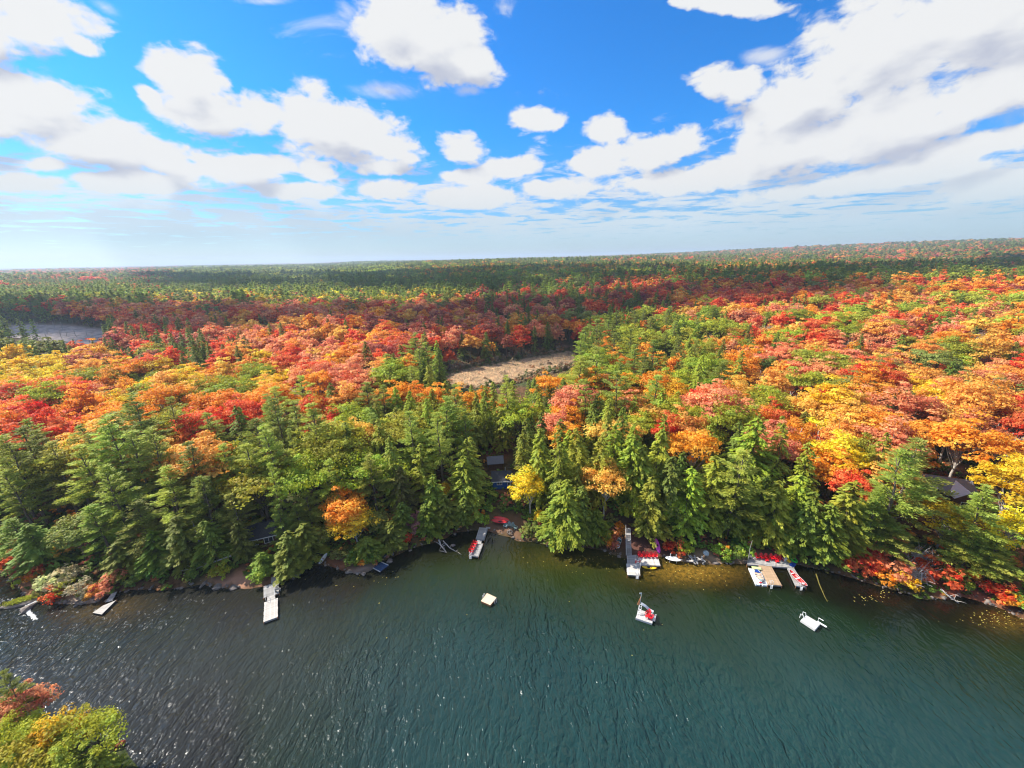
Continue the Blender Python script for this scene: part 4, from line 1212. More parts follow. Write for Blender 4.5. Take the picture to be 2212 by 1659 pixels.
def posts(par, pts, mat, top=.1, bot=-1.6, r=.06):
    for p in pts:
        B().tube([(0, 0, bot), (0, 0, top)], r, 7).obj('post', mat, par, (p[0], p[1], p[2]))

def ladder(par, p, ang, mat=None, h=.85, down=.9, w_=.42):
    """p: top middle at the deck edge; ang: direction it hangs out to"""
    e = B(); mat = mat or M_alu
    dx_, dy_ = math.cos(ang), math.sin(ang); qx, qy = -dy_, dx_
    for s in (-1, 1):
        ox, oy = qx*s*w_/2, qy*s*w_/2
        e.tube([(ox-dx_*.35, oy-dy_*.35, .02), (ox-dx_*.30, oy-dy_*.30, h*.75), (ox-dx_*.1, oy-dy_*.1, h), (ox+dx_*.10, oy+dy_*.10, h*.8), (ox+dx_*.16, oy+dy_*.16, 0), (ox+dx_*.2, oy+dy_*.2, -down)], .032, 6)
    o = e.obj('ladder', mat, par, p)
    for k in range(4):
        z = -.05-k*.25; off = .165+.04*(-z/down)
        B().box((0, 0, 0), (.11, w_, .035), ang).obj('rung', mat, o, (dx_*off, dy_*off, z))
    return o

def quad(pts, z): return [at(x, y, z) for x, y in pts]

# ---- long bleached dock on the left
def long_dock():
    z = .55
    t = thing('dock', 'long straight dock with grey upper deck and sun-bleached outer half, left part of shore', 'dock')
    up = quad([(569.2, 1266.6), (601.3, 1255.4), (603, 1281.6), (569.2, 1292)], z)
    planks(t, *up, 12, M_wood_grey); frame(t, up, .2, M_wood_brown)
    walk = quad([(586, 1246.5), (597.5, 1245.5), (600.5, 1255), (585, 1260)], z+.06)
    planks(t, *walk, 7, M_wood_grey)
    ramp = [at(577, 1290, z+.02), at(594, 1283.5, z+.02), at(594.6, 1292.6, .42), at(577, 1298.5, .42)]
    planks(t, *ramp, 6, M_wood_pale, name='ramp_board')
    lo = quad([(571.3, 1301), (599.2, 1291.6), (599.4, 1332.9), (569.6, 1343.7)], .40)
    lo0 = quad([(574, 1298.8), (597, 1291.2), (599.2, 1291.8), (571.3, 1301.4)], .38)
    planks(t, *lo, 30, M_wood_pale, uneven=.07); frame(t, lo, .28, M_wood_grey)
    for a, b_ in (((575, 1288), (575, 1299)), ((594.5, 1279), (595, 1294))):
        p0, p1 = at(*a, z), at(*b_, .42)
        B().tube([p0, p0+Vector((0, 0, .9)), p1+Vector((0, 0, .9)), p1], .035, 6).obj('handrail', M_alu, t)
    p = at(596.5, 1275, z)
    posts(t, [up[0], up[3], up[2], lo[2], lo[3]], M_wood_brown, top=.0, r=.07)
    c = at(600.5, 1277, z)
    b = thing('bench', 'small grey bench on the upper deck of the long bleached dock', 'bench', c, .25)
    B().box((0, 0, .42), (.9, .35, .05)).obj('seat', M_wood_grey, b)
    B().box((0, -.2, .66), (.9, .04, .32)).obj('backrest', M_wood_grey, b)
    for s in (-.38, .38): B().box((s, 0, .2), (.06, .3, .39)).obj('leg', M_wood_grey, b)
long_dock()

# ---- low dock with a ramp near the rocky point
def low_dock():
    t = thing('dock', 'small low pale dock with dark tilted ramp beside the rocky point', 'dock')
    dk = quad([(222.5, 1308), (251, 1296.3), (219.5, 1327.3), (200, 1323.5)], .38)
    planks(t, *dk, 18, M_wood_pale); frame(t, dk, .3, M_dark)
    rp = [at(240, 1283, .75), at(253, 1277.5, .75), at(243, 1297.5, .46), at(227, 1301, .46)]
    planks(t, *rp, 8, M_wood_grey, name='ramp_board'); frame(t, rp, .12, M_dark)
    posts(t, [dk[0], dk[1]], M_wood_brown, 0.0)
low_dock()

# ---- Adirondack chair
def adirondack(mat, label, group):
    t = thing('adirondack_chair', label, 'chair', group=group)
    B().quadbox([(-.27, -.30, .36), (.27, -.30, .36), (.25, .22, .24), (-.25, .22, .24)], .035).obj('seat', mat, t)
    b = B()
    for k in range(5):
        x = (k-2)*.112; top = .98-.035*(k-2)**2
        b.quadbox([(x-.049, .20, .24), (x+.049, .20, .24), (x*1.12+.052, .20+.30*top, top), (x*1.12-.052, .20+.30*top, top)], .022)
    b.obj('backrest', mat, t)
    for s in (-1, 1):
        B().box((s*.33, -.04, .56), (.13, .66, .03)).obj('armrest', mat, t)
        B().quadbox([(s*.33-.035, -.33, .545), (s*.33+.035, -.33, .545), (s*.33+.035, -.27, .545), (s*.33-.035, -.27, .545)], .545).obj('leg', mat, t)
        B().quadbox([(s*.30-.025, .10, .52), (s*.30+.025, .10, .52), (s*.30+.025, .20, .52), (s*.30-.025, .20, .52)], .52).obj('leg', mat, t)
    return t

def copy_thing(src, loc, rotz, label):
    r = src.copy(); C.objects.link(r); r.location = loc; r.rotation_euler = (0, 0, rotz); r['label'] = label
    for ch in list(src.children):
        c = ch.copy(); C.objects.link(c); c.parent = r
    return r
red0 = None
def chair(x, y, z, rz, label, group, mat=None):
    """front of the chair faces -Y at rz=0"""
    global red0
    p = at(x, y, z)
    if mat is not None:
        c = adirondack(mat, label, group); c.location = p; c.rotation_euler = (0, 0, rz); return c
    if red0 is None:
        red0 = adirondack(M_red, label, group); red0.location = p; red0.rotation_euler = (0, 0, rz); return red0
    c = copy_thing(red0, p, rz, label); c['group'] = group; return c

# ---- dock with four red chairs
def chair_dock():
    z = .55
    t = thing('dock', 'narrow-waisted grey dock carrying four red chairs in the dark cove', 'dock')
    up = quad([(1035.4, 1138.8), (1054.2, 1140.4), (1046.3, 1166.3), (1027.6, 1163.7)], z)
    nk = quad([(1030.6, 1165), (1041.5, 1166), (1039.2, 1174.2), (1029.5, 1173.6)], z-.01)
    lo = quad([(1025, 1173.2), (1043.8, 1174.4), (1033.5, 1202.5), (1012.9, 1199.7)], z)
    planks(t, *up, 18, M_wood_grey); planks(t, *nk, 5, M_wood_grey); planks(t, *lo, 20, M_wood_grey)
    frame(t, up, .22, M_wood_grey); frame(t, lo, .22, M_wood_grey)
    posts(t, [up[3], up[2], lo[0], lo[1], lo[2], lo[3]], M_wood_brown, 0)
    side = quad([(1049, 1137.6), (1059, 1138.4), (1059, 1142), (1052, 1141)], z+.03)
    planks(t, *side, 3, M_wood_grey)
    ladder(t, at(1016.5, 1200.5, z), R_(-100), M_whitehull)
    ax = math.atan2((lo[3]-lo[0]).y, (lo[3]-lo[0]).x)
    for k, (n, s) in enumerate((('closest to the shore', 0), ('second from the shore', .33), ('third from the shore', .66), ('nearest the ladder end', 1))):
        p = (1027.2-s*9.3, 1176.6+s*18.0)
        chair(p[0], p[1], z, R_(68), 'red Adirondack chair on the narrow-waisted dock, '+n, 'four red chairs on the narrow-waisted dock')
chair_dock()

# ---- hulls
def hull(name, L, Wd, D, mat, par=None, up=.12, n=14, ends=.0, invert=False, flat=.0, label=None):
    """open or closed boat shell along X, keel down"""
    b = B(); ring = []
    m = 9
    for k in range(n+1):
        t = -1+2*k/n
        wv = max(.0, 1-abs(t)**2.4)**.75*Wd/2+.012
        zt = D+up*abs(t)**3
        row = []
        for j in range(m):
            a = PI*j/(m-1)
            row.append((t*L/2, -math.cos(a)*wv, zt-math.sin(a)**(.75)*D*(1-.45*abs(t)**4)))
        ring.append(row)
    for row in ring: b.v += row
    for k in range(n):
        for j in range(m-1):
            a = k*m+j; b.f.append((a, a+m, a+m+1, a+1))
    me = b.mesh(name, mat, True)
    o = link(name, me, par)
    return o, ring

def deck_on(ring, name, mat, par, t0=.0, t1=1.0, rise=.05, open_mid=False):
    b = B(); n = len(ring)-1
    for k in range(int(n*t0), int(n*t1)):
        a0, a1 = Vector(ring[k][0]), Vector(ring[k][-1]); b0, b1 = Vector(ring[k+1][0]), Vector(ring[k+1][-1])
        ma, mb = (a0+a1)/2+Vector((0, 0, rise)), (b0+b1)/2+Vector((0, 0, rise))
        b.face([a0, b0, mb, ma]); b.face([ma, mb, b1, a1])
    return b.obj(name, mat, par, smooth=True)

def place(o, p0, p1, z0, z1, flip=False):
    a, b_ = at(*p0, z0), at(*p1, z1)
    m = (a+b_)/2; v = b_-a
    o.location = m
    o.rotation_euler = (PI if flip else 0, -math.atan2(v.z, math.hypot(v.x, v.y)) if not flip else -math.atan2(v.z, math.hypot(v.x, v.y)), math.atan2(v.y, v.x))
    return v.length

def kayak(label, p0, p1, z0, z1, mat, Wd=.75, cockpits=1, rim=None, group=None, name='kayak', cat='kayak'):
    L = (at(*p1, z1)-at(*p0, z0)).length
    t = thing(name, label, cat, group=group)
    h, ring = hull('hull', L, Wd, .26, mat, t, .10)
    deck_on(ring, 'deck', mat, t, 0, 1, .07)
    for k in range(cockpits):
        cx = 0 if cockpits == 1 else (-.2+.4*k)*L*.8
        b = B()
        for j in range(12):
            a0, a1 = 2*PI*j/12, 2*PI*(j+1)/12
            pt = lambda a, r, z_: (cx+math.cos(a)*.42*r, math.sin(a)*.23*r, z_)
            b.face([pt(a0, 1, .355), pt(a1, 1, .355), pt(a1, .8, .37), pt(a0, .8, .37)])
            b.face([pt(a0, .8, .37), pt(a1, .8, .37), pt(a1, .75, .30), pt(a0, .75, .30)])
        b.obj('cockpit_rim', M_dark if rim is None else rim, t)
        B().box((cx-.05, 0, .345), (.36, .30, .012)).obj('seat', M_dark, t)
    place(t, p0, p1, z0, z1)
    return t

def canoe(label, p0, p1, z0, z1, mat, Wd=.85, flip=False, inner=None, group=None, name='canoe', thwarts=3):
    L = (at(*p1, z1)-at(*p0, z0)).length
    t = thing(name, label, 'canoe', group=group)
    h, ring = hull('hull', L, Wd, .36, mat, t, .18)
    b = B()
    for s in (0, -1):
        b.tube([r[s] for r in ring], .022, 5)
    b.obj('gunwale', inner or M_driftwood, t)
    for k in range(thwarts):
        x = (-.3+.6*k/max(1, thwarts-1))*L if thwarts > 1 else 0
        B().box((x, 0, .31), (.16, Wd*.84*(1-abs(x/L*2)**2.4)**.75, .03)).obj('thwart', inner or M_driftwood, t)
    place(t, p0, p1, z0, z1, flip)
    if flip: t.location.z += .40
    return t

g = 'red boats beached by the narrow-waisted dock'
canoe('red canoe lying upside down on the bank, uppermost of three red boats', (1066, 1117.5), (1100, 1123.6), 1.45, 1.45, M_redhull, .8, True, group=g)
canoe('red canoe lying upside down on the bank, middle of three red boats', (1061.5, 1124), (1095.5, 1127.2), 1.2, 1.2, M_redhull, .8, True, group=g)
kayak('slim red kayak lying lowest of three red boats on the bank', (1064.5, 1128.0), (1096.5, 1130.6), 1.25, 1.2, M_redhull, .6, group=g)
gg = 'grey-green chairs round the fire pit'
for i, (x, y, r, n) in enumerate(((1091.5, 1139, -15, 'leftmost of the four'), (1100, 1137.6, 0, 'second from left'), (1108.4, 1139, 10, 'third from left, straight across the fire pit'), (1114, 1143, 60, 'rightmost, turned sideways'))):
    p = at(x, y, .9); zz_ = float(height(p.x, p.y))
    chair(x, y, zz_+.02, R_(r), 'pale grey-green Adirondack chair near fire pit, '+n, gg, M_greenchair)
def firepit():
    p = at(1101, 1147, .8); p.z = float(height(p.x, p.y))
    t = thing('fire_pit', 'ring of stones with sticks leaning over it below the grey-green chairs', 'fire pit', p)
    for k in range(9):
        a = k*2*PI/9
        s = B(); s.box((0, 0, 0), (.26, .2, .2), a); s.obj('stone', M_rock, t, (math.cos(a)*.5, math.sin(a)*.5, .06))
    for k in range(3):
        a = k*2.1+.4
        B().tube([(math.cos(a)*.7, math.sin(a)*.7, 0), (0, 0, .75)], .035, 5).obj('stick', M_driftwood, t)
firepit()

# ---- stairway dock
def stair_dock():
    z = .6
    t = thing('dock', 'L-shaped dock with bleached planks and five red chairs below the stairway', 'dock')
    lf = quad([(1354, 1199.4), (1376, 1198.0), (1380.8, 1217.3), (1354.9, 1217.3)], z)
    fr = quad([(1353.2, 1217.5), (1380.9, 1217.5), (1382.5, 1243.3), (1355.2, 1241.7)], z)
    rt = quad([(1376.4, 1200.5), (1420.7, 1201), (1426.7, 1221.8), (1381.7, 1219.9)], z+.02)
    planks(t, *lf, 9, M_wood_grey)
    planks(t, *fr, 15, M_wood_pale, uneven=.06)
    planks(t, *rt, 11, M_wood_pale)
    for q in (lf, fr, rt): frame(t, q, .22, M_wood_grey)
    posts(t, [lf[0], fr[2], fr[3], rt[1], rt[2]], M_wood_brown, 0)
    ladder(t, at(1376.2, 1243, z), R_(-88), M_whitehull)
    for k, (x, n) in enumerate(((1382.0, 'leftmost, beside the stairs'), (1390.6, 'second from left'), (1398.9, 'middle one'), (1407.2, 'fourth from left'), (1415.8, 'rightmost, above the yellow kayak'))):
        chair(x, 1203.0+k*.25, z+.02, R_((4, -3, 2, 0, -6)[k]), 'red Adirondack chair on the L-shaped dock, '+n, 'five red chairs on the L-shaped dock')
    # maple leaf flag on its pole
    pp = at(1382.4, 1229, z)
    f = thing('flagpole', 'white flagpole with red and white maple leaf flag on the L-shaped dock', 'flag', pp)
    B().tube([(0, 0, -.4), (0, 0, 2.1)], .035, 7).obj('pole', M_white, f)
    wdt, hh = 1.0, .56
    fl = B().box((-wdt/2-.03, 0, 1.72), (wdt, .012, hh)).obj('flag_cloth', M_white, f)
    for s in (-.375, .375): B().box((s*wdt-wdt/2-.03, 0, 1.72), (wdt*.25, .018, hh+.004)).obj('red_band', M_red, fl)
    leaf = [(0, .2), (.05, .11), (.1, .14), (.08, .04), (.16, .08), (.145, .03), (.2, 0), (.1, -.08), (.11, -.12), (.015, -.10), (.015, -.2)]
    lp = leaf+[(-x, y) for x, y in leaf[::-1] if x > .001]
    b = B(); i = len(b.v)
    b.v += [(x*.95-wdt/2-.03, -.0075, 1.72+y*.95) for x, y in lp]+[(x*.95-wdt/2-.03, .0075, 1.72+y*.95) for x, y in lp]
    n = len(lp); b.f += [tuple(range(n)), tuple(range(2*n-1, n-1, -1))]+[(k, (k+1) % n, n+(k+1) % n, n+k) for k in range(n)]
    b.obj('maple_leaf', M_red, fl)
    f.rotation_euler = (0, 0, R_(8))
stair_dock()

def stairway():
    t = thing('stairway', 'grey wooden stairway with two landings climbing the bank to the L-shaped dock', 'stairs')
    x0 = at(1354, 1199, .62); x1 = at(1364.5, 1199, .62)
    # steps laid along the seen line, rising with the bank
    ys = [1198.2, 1195.4, 1192.4, 1189.4, 1186.6, 1184.0]
    def step(ya, yb, z, nm, n=1):
        sl = lambda y: (1353.2, 1352.6)[0]-(1199-y)*.02
        xr = lambda y: 1364.6-(1199-y)*.045
        q = [at(sl(ya), ya, z), at(xr(ya), ya, z), at(xr(yb), yb, z), at(sl(yb), yb, z)]
        planks(t, *q, n, M_wood_grey, name=nm)
        return q
    z = .75; y = 1198.6; first = None; path = []
    plan = [('s', 6), ('l', 1), ('s', 3), ('l', 1), ('s', 3), ('l', 1), ('s', 4)]
    for kind, n in plan:
        for k in range(n):
            if kind == 's':
                q = step(y-1.5, y, z, 'step'); path.append((y, z)); y -= 2.55; z += .17
            else:
                z -= .02; q = step(y-5.6, y, z, 'landing_board', 4); path.append((y, z)); y -= 6.1; z += .17
    for xx in (1353.0, 1364.0):
        b = B(); L = []
        for (yy, z_) in path:
            L.append(at(xx-(1199-yy)*(.02 if xx < 1360 else .045)*(1 if xx < 1360 else 1), yy, z_)-Vector((0, 0, .12)))
        b.tube(L, .07, 4).obj('stringer', M_wood_grey, t)
    # rail on the left side
    L = [at(1352.4-(1199-yy)*.02, yy, z_)+Vector((0, 0, .9)) for yy, z_ in path]
    B().tube(L, .04, 5).obj('handrail', M_driftwood, t)
    for k in (0, 6, 11, len(path)-1):
        B().tube([(0, 0, -1.0), (0, 0, 0)], .045, 5).obj('rail_post', M_driftwood, t, L[k])
stairway()

canoe('dark green canoe pulled up on the bank left of the stairway', (1341.5, 1160.5), (1334.6, 1181), 2.4, .9, M_darkgreen, .85)
def ring_float():
    p = at(1334.4, 1181.5, 1.0)
    b = B(); pts = [(math.cos(a)*.26, 0, math.sin(a)*.26) for a in np.linspace(0, 2*PI, 15)]
    b.tube(pts, .07, 6, False)
    o = b.obj('life_ring', M_white, loc=p+Vector((0, -.15, .25))); o.rotation_euler = (R_(-35), 0, 0)
    o['label'] = 'white life ring leaning on the dark green canoe by the stairway'; o['category'] = 'life ring'
ring_float()
kayak('magenta kayak lying on the bank behind five red chairs', (1415.6, 1163.5), (1423.4, 1196.5), 2.6, 1.0, M_purple, .85, rim=M_purple)
kayak('yellow kayak floating against the L-shaped dock under red chairs', (1386.5, 1227.0), (1418, 1230.0), .0, .0, M_yellow, .62)

def white_float():
    p = at(1454, 1208.5, .5)
    t = thing('swim_float', 'white lozenge float with two upright posts near the magenta kayak', 'float', p, R_(-14))
    hl, ring = hull('deck_shell', 2.9, 1.15, .2, M_white, t, 0)
    deck_on(ring, 'top', M_white, t, 0, 1, .03)
    for x, y in ((-.45, .42), (.55, .42)): B().tube([(0, 0, 0), (0, 0, .75)], .06, 6).obj('post', M_whitehull, t, (x, y, .15))
    for x, y in ((-.6, -.3), (.6, -.3)): B().tube([(0, 0, 0), (0, 0, -.7)], .05, 6).obj('leg', M_whitehull, t, (x, y, .1))
white_float()

# ---- dock with six red chairs
def big_dock():
    z = .6
    t = thing('dock', 'wide grey dock with six red chairs and a tan middle finger', 'dock')
    mn = quad([(1620, 1203.8), (1714, 1209.8), (1715.8, 1226.4), (1613.8, 1218.8)], z)
    planks(t, *mn, 12, M_wood_grey, across=True)
    cf = quad([(1638.2, 1221.0), (1666.3, 1223.0), (1689.2, 1264.8), (1659.2, 1262.6)], z-.03)
    planks(t, *cf, 30, M_wood_new)
    rf = quad([(1700.8, 1226.0), (1714.9, 1227.2), (1742.2, 1268.6), (1719.4, 1265.0)], z-.05)
    planks(t, *rf, 26, M_wood_grey)
    for q in (mn, cf, rf): frame(t, q, .24, M_wood_grey)
    posts(t, [mn[0], mn[3], mn[2], cf[2], cf[3], rf[2], rf[3]], M_wood_brown, 0)
    ladder(t, at(1665.8, 1263.4, z-.03), R_(-80), M_whitehull)
    ladder(t, at(1730, 1267.2, z-.05), R_(-80), M_whitehull)
    names = ('leftmost, near the flagpole', 'second from left', 'third from left, with footstool', 'fourth from left', 'fifth from left, with footstool', 'rightmost, beside the cooler')
    for k, (x, y, r) in enumerate(((1634.8, 1206.3, 14), (1646, 1206.8, 8), (1655.8, 1207.6, 0), (1667.4, 1208.6, 6), (1677, 1209.6, -2), (1686.4, 1210.0, 4))):
        chair(x, y, z, R_(r), 'red Adirondack chair on wide grey dock, '+names[k], 'six red chairs on the wide grey dock')
    for x, y, n in ((1656.3, 1212.3, 'third'), (1678.6, 1214.6, 'fifth')):
        o = thing('footstool', 'red footstool in front of the %s red chair on wide dock' % n, 'footstool', at(x, y, z), 0, 'red footstools on the wide grey dock')
        B().quadbox([(-.25, -.22, .30), (.25, -.22, .30), (.25, .22, .36), (-.25, .22, .36)], .04).obj('seat', M_red, o)
        for sx in (-.2, .2): B().box((sx, 0, .15), (.05, .34, .28)).obj('leg', M_red, o)
    c = thing('cooler', 'white cooler on the dock between red chair and yellow board', 'cooler', at(1695, 1209.6, z), R_(4))
    B().box((0, 0, .17), (.7, .42, .34)).obj('body', M_whitehull, c); B().box((0, 0, .37), (.73, .45, .06)).obj('lid', M_white, c)
    kayak('short yellow paddle board with dark pad on the wide grey dock', (1698, 1206.0), (1706.8, 1218.2), z, z, M_yellow, .6, 0, name='paddle_board', cat='paddle board')
    tp = B().quadbox([at(1706, 1214, z+.09), at(1720, 1217.5, z+.09), at(1716, 1224.8, z+.07), at(1705.5, 1221.6, z+.07)], .08)
    tp.obj('tarp', M_blue, label='crumpled blue tarp under the bright green kayak', category='tarp')
    kayak('bright green kayak lying on the right end of the wide dock', (1707.2, 1202.6), (1720.6, 1218.6), z+.25, z+.12, M_greenboat, 1.0, 2)
big_dock()

def flagpole():
    p = at(1614.8, 1213.5, .5)
    t = thing('flagpole', 'bare weathered pole with small dark flag left of six red chairs', 'flagpole', p)
    B().tube([(0, 0, -.6), (.03, 0, 1.6), (-.03, 0, 3.2), (.12, .05, 4.7)], [.06, .055, .045, .035], 6).obj('pole', M_driftwood, t)
    B().box((-.3, 0, 4.35), (.55, .02, .34)).obj('flag_cloth', mat_basic('dull_red_cloth', (.14, .03, .04), .8, .1), t)
flagpole()

def platform_boat():
    z = .28
    q = quad([(1617.2, 1227.4), (1642, 1230), (1657.3, 1264.5), (1632.6, 1262.6)], z)
    t = thing('boat_platform', 'white floating boat platform moored left of the tan dock finger', 'boat platform')
    n1_, n2_ = lerp(q[3], q[2], .40), lerp(q[3], q[2], .62); tip = lerp(lerp(q[3], q[2], .5), lerp(q[0], q[1], .5), .12)
    b = B(); top = [q[0], q[1], q[2], n2_, tip, n1_, q[3]]; i = len(b.v)
    b.v += [tuple(p) for p in top]+[(p[0], p[1], -.15) for p in top]; n = len(top)
    b.f += [tuple(range(n-1, -1, -1)), tuple(range(n, 2*n))]+[(k, (k+1) % n, n+(k+1) % n, n+k) for k in range(n)]
    b.obj('platform', M_whitehull, t)
    for (a, c_) in ((q[0], q[3]), (q[1], q[2])):
        B().tube([Vector(a)+Vector((0, 0, .04)), Vector(c_)+Vector((0, 0, .04))], .07, 6).obj('edge_tube', M_white, t)
    B().box((tip.x, tip.y, z+.06), (.5, .22, .1), R_(-4)).obj('bow_stop', M_red, t)
    # light rowing boat lying on it
    r = thing('rowing_boat', 'small rowing boat with blue bow cover and tan seats on the white platform', 'rowing boat')
    a, c_ = lerp(lerp(q[0], q[1], .56), lerp(q[3], q[2], .56), .12), lerp(lerp(q[0], q[1], .56), lerp(q[3], q[2], .56), .92)
    L = (c_-a).length
    hl, ring = hull('hull', L, 1.15, .34, M_whitehull, r, .1)
    b = B()
    for s in (0, -1): b.tube([x for x in ring_pts(ring, s)], .025, 5)
    b.obj('gunwale', M_alu, r)
    B().quadbox([(-L*.47, -.1, .43), (-L*.22, -.50, .38), (-L*.22, .50, .38), (-L*.47, .1, .43)], .04).obj('bow_cover', M_blue, r)
    for k, x in enumerate((-.14, .04, .2)): B().box((x*L, 0, .33), (.30, 1.0, .04)).obj('seat', M_tan, r)
    B().box((L*.36, 0, .36), (.34, .5, .1)).obj('stern_box', M_greyboat, r)
    B().tube([(L*.44, .18, .2), (L*.47, .18, .62)], .09, 7).obj('outboard_motor', M_dark, r)
    v = c_-a; r.location = (a+c_)/2+Vector((0, 0, .02)); r.rotation_euler = (0, 0, math.atan2(v.y, v.x))
    m = thing('foam_mat', 'pale lime foam mat across the shore end of white platform', 'mat')
    B().quadbox([lerp(q[0], q[1], .2)+Vector((0, 0, .52)), q[1]+Vector((0, 0, .50)), lerp(q[1], q[2], .16)+Vector((0, 0, .5)), lerp(lerp(q[0], q[1], .2), lerp(q[3], q[2], .2), .16)+Vector((0, 0, .52))], .07).obj('mat', M_lime, m)
def ring_pts(ring, s): return [r[s] for r in ring]
platform_boat()
t_ = canoe('long red canoe with white inside lying along the right dock finger', (1703.8, 1234.5), (1742.5, 1270.5), .62, .58, M_redhull, 1.0, inner=M_whitehull, thwarts=3)

# ---- rafts
def raft_cream():
    z = .45
    q = quad([(1051.9, 1281.2), (1072.6, 1290.6), (1059.2, 1307.0), (1038.9, 1298.2)], z)
    t = thing('swim_raft', 'square cream-topped swim raft floating alone in mid water', 'raft')
    planks(t, *q, 12, M_wood_raft, gap=.004, across=False); frame(t, q, .34, M_wood_brown, inset=.02)
    for k, (a, b_) in enumerate(((0, 3), (1, 2))):
        e0, e1 = Vector(q[a]), Vector(q[b_])
        for f in (.3, .52):
            p = lerp(e0, e1, f); o = (Vector(q[a])-Vector(q[1-a] if a < 2 else q[0])).normalized()
            B().tube([p, p+o*.12+Vector((0, 0, .32)), p+o*.28+Vector((0, 0, .2)), p+o*.3+Vector((0, 0, -.5))], .045, 6).obj('grab_rail', M_white, t)
raft_cream()

def raft_plain():
    z = .45
    q = quad([(1741.9, 1328.6), (1772.5, 1347.0), (1761.0, 1360.2), (1729.2, 1339.4)], z)
    t = thing('swim_raft', 'bare white-grey swim raft with rail and side step, rightmost raft', 'raft')
    M_w = mat_basic('white_washed_boards', (0.56, 0.55, 0.53), .75, .2, .08, 2.5, .2, objvar=.06)
    planks(t, *q, 14, M_w, gap=.008, across=False); frame(t, q, .3, M_w, inset=.02)
    ux = (Vector(q[1])-Vector(q[0])).normalized(); uy = (Vector(q[0])-Vector(q[3])).normalized()
    p = lerp(q[0], q[3], .35)
    for f in (.08, .5):
        a = lerp(q[0], q[3], f)
        B().tube([a, a-ux*.1+Vector((0, 0, .42)), a-ux*.42+Vector((0, 0, .35)), a-ux*.45+Vector((0, 0, -.5))], .05, 6).obj('ladder_rail', M_white, t)
    c = lerp(q[0], q[1], .80)
    B().tube([c, c+uy*.05+Vector((0, 0, .75)), c+uy*.05+ux*.6+Vector((0, 0, .75))], .06, 6).obj('hand_post', M_white, t)
    d = Vector(q[1]); ang = math.atan2(ux.y, ux.x)
    B().box((d.x+ux.x*.25-uy.x*.12, d.y+ux.y*.25-uy.y*.12, z+.12), (1.1, .26, .10), ang).obj('side_step', M_white, t)
raft_plain()

def raft_slide():
    z = .45
    q = quad([(1381, 1316.6), (1413, 1326.0), (1408.8, 1346.6), (1373, 1334.6)], z)
    t = thing('swim_raft', 'grey-white swim raft carrying two red chairs, a slide and a tall pennant', 'raft')
    M_w2 = mat_basic('grey_white_boards', (0.55, 0.535, 0.52), .75, .2, .1, 2.5, .2, objvar=.07)
    planks(t, *q, 22, M_w2, gap=.008, across=False); frame(t, q, .32, M_w2, inset=.02)
    ux = (Vector(q[1])-Vector(q[0])).normalized(); uy = (Vector(q[0])-Vector(q[3])).normalized()
    b0 = lerp(lerp(q[0], q[1], .10), lerp(q[3], q[2], .10), .45)
    for s in (-.22, .22):
        B().tube([b0+ux*s+uy*-.35, b0+ux*s*.8+uy*.5+Vector((0, 0, 1.7))], .04, 6).obj('slide_ladder_rail', M_white, t)
    for k in range(5):
        p = lerp(b0-uy*.35, b0+uy*.5+Vector((0, 0, 1.7)), (k+.6)/5.2)
        B().box(p, (.4, .10, .04), math.atan2(ux.y, ux.x)).obj('slide_rung', M_white, t)
    top = b0+uy*.5+Vector((0, 0, 1.7)); 
    sl = [top, top+ux*.7+uy*.2-Vector((0, 0, .5)), top+ux*1.3+uy*.3-Vector((0, 0, 1.1)), top+ux*1.9+uy*.35-Vector((0, 0, 1.35))]
    b = B()
    for k in range(3):
        a, c_ = sl[k], sl[k+1]
        b.quadbox([a+uy*.25, c_+uy*.25, c_-uy*.25, a-uy*.25], .05)
    b.obj('slide', M_white, t)
    B().quadbox([lerp(q[1], q[2], .15)+Vector((0, 0, .06)), q[1]+ux*.35+Vector((0, 0, .06)), lerp(q[1], q[2], .75)+ux*.35+Vector((0, 0, .06)), lerp(q[1], q[2], .75)+Vector((0, 0, .06))], .08).obj('end_step', M_w2, t)
    # pennant pole
    pp = lerp(q[0], q[3], .35)+ux*.12
    f = thing('pennant_pole', 'tall thin pole with orange pennant and white tip flag on the raft', 'flagpole', pp)
    B().tube([(0, 0, 0), (.05, 0, 2.2), (.12, 0, 4.0)], .03, 6).obj('pole', M_white, f)
    b = B(); b.v = [(.08, 0, 3.3), (-.28, .06, 2.0), (-.38, .02, 1.62), (-.1, -.05, 1.55), (.06, 0, 1.75), (.08, .03, 3.3), (-.28, .09, 2.0), (-.38, .05, 1.62), (-.1, -.02, 1.55), (.06, .03, 1.75)]
    b.f = [(0, 1, 2, 3, 4), (9, 8, 7, 6, 5), (0, 5, 6, 1), (1, 6, 7, 2), (2, 7, 8, 3), (3, 8, 9, 4), (4, 9, 5, 0)]
    b.obj('pennant', M_orangecloth, f)
    B().box((-.06, 0, 3.9), (.36, .03, .22)).obj('tip_flag', M_white, f)
    chair(1399.5, 1329.5, z, R_(-50), 'red Adirondack chair on the slide raft, the one further back', 'two red chairs on the slide raft')
    chair(1404.5, 1336.5, z, R_(-118), 'red Adirondack chair on the slide raft, the one nearer the open water', 'two red chairs on the slide raft')
    o = thing('side_table', 'low red side table between the red chairs on the slide raft', 'table', at(1397, 1335, z), 0)
    B().box((0, 0, .4), (.42, .42, .04)).obj('tabletop', M_red, o)
    for sx, sy in ((-.16, -.16), (.16, -.16), (-.16, .16), (.16, .16)): B().box((sx, sy, .19), (.045, .045, .38)).obj('leg', M_red, o)
raft_slide()

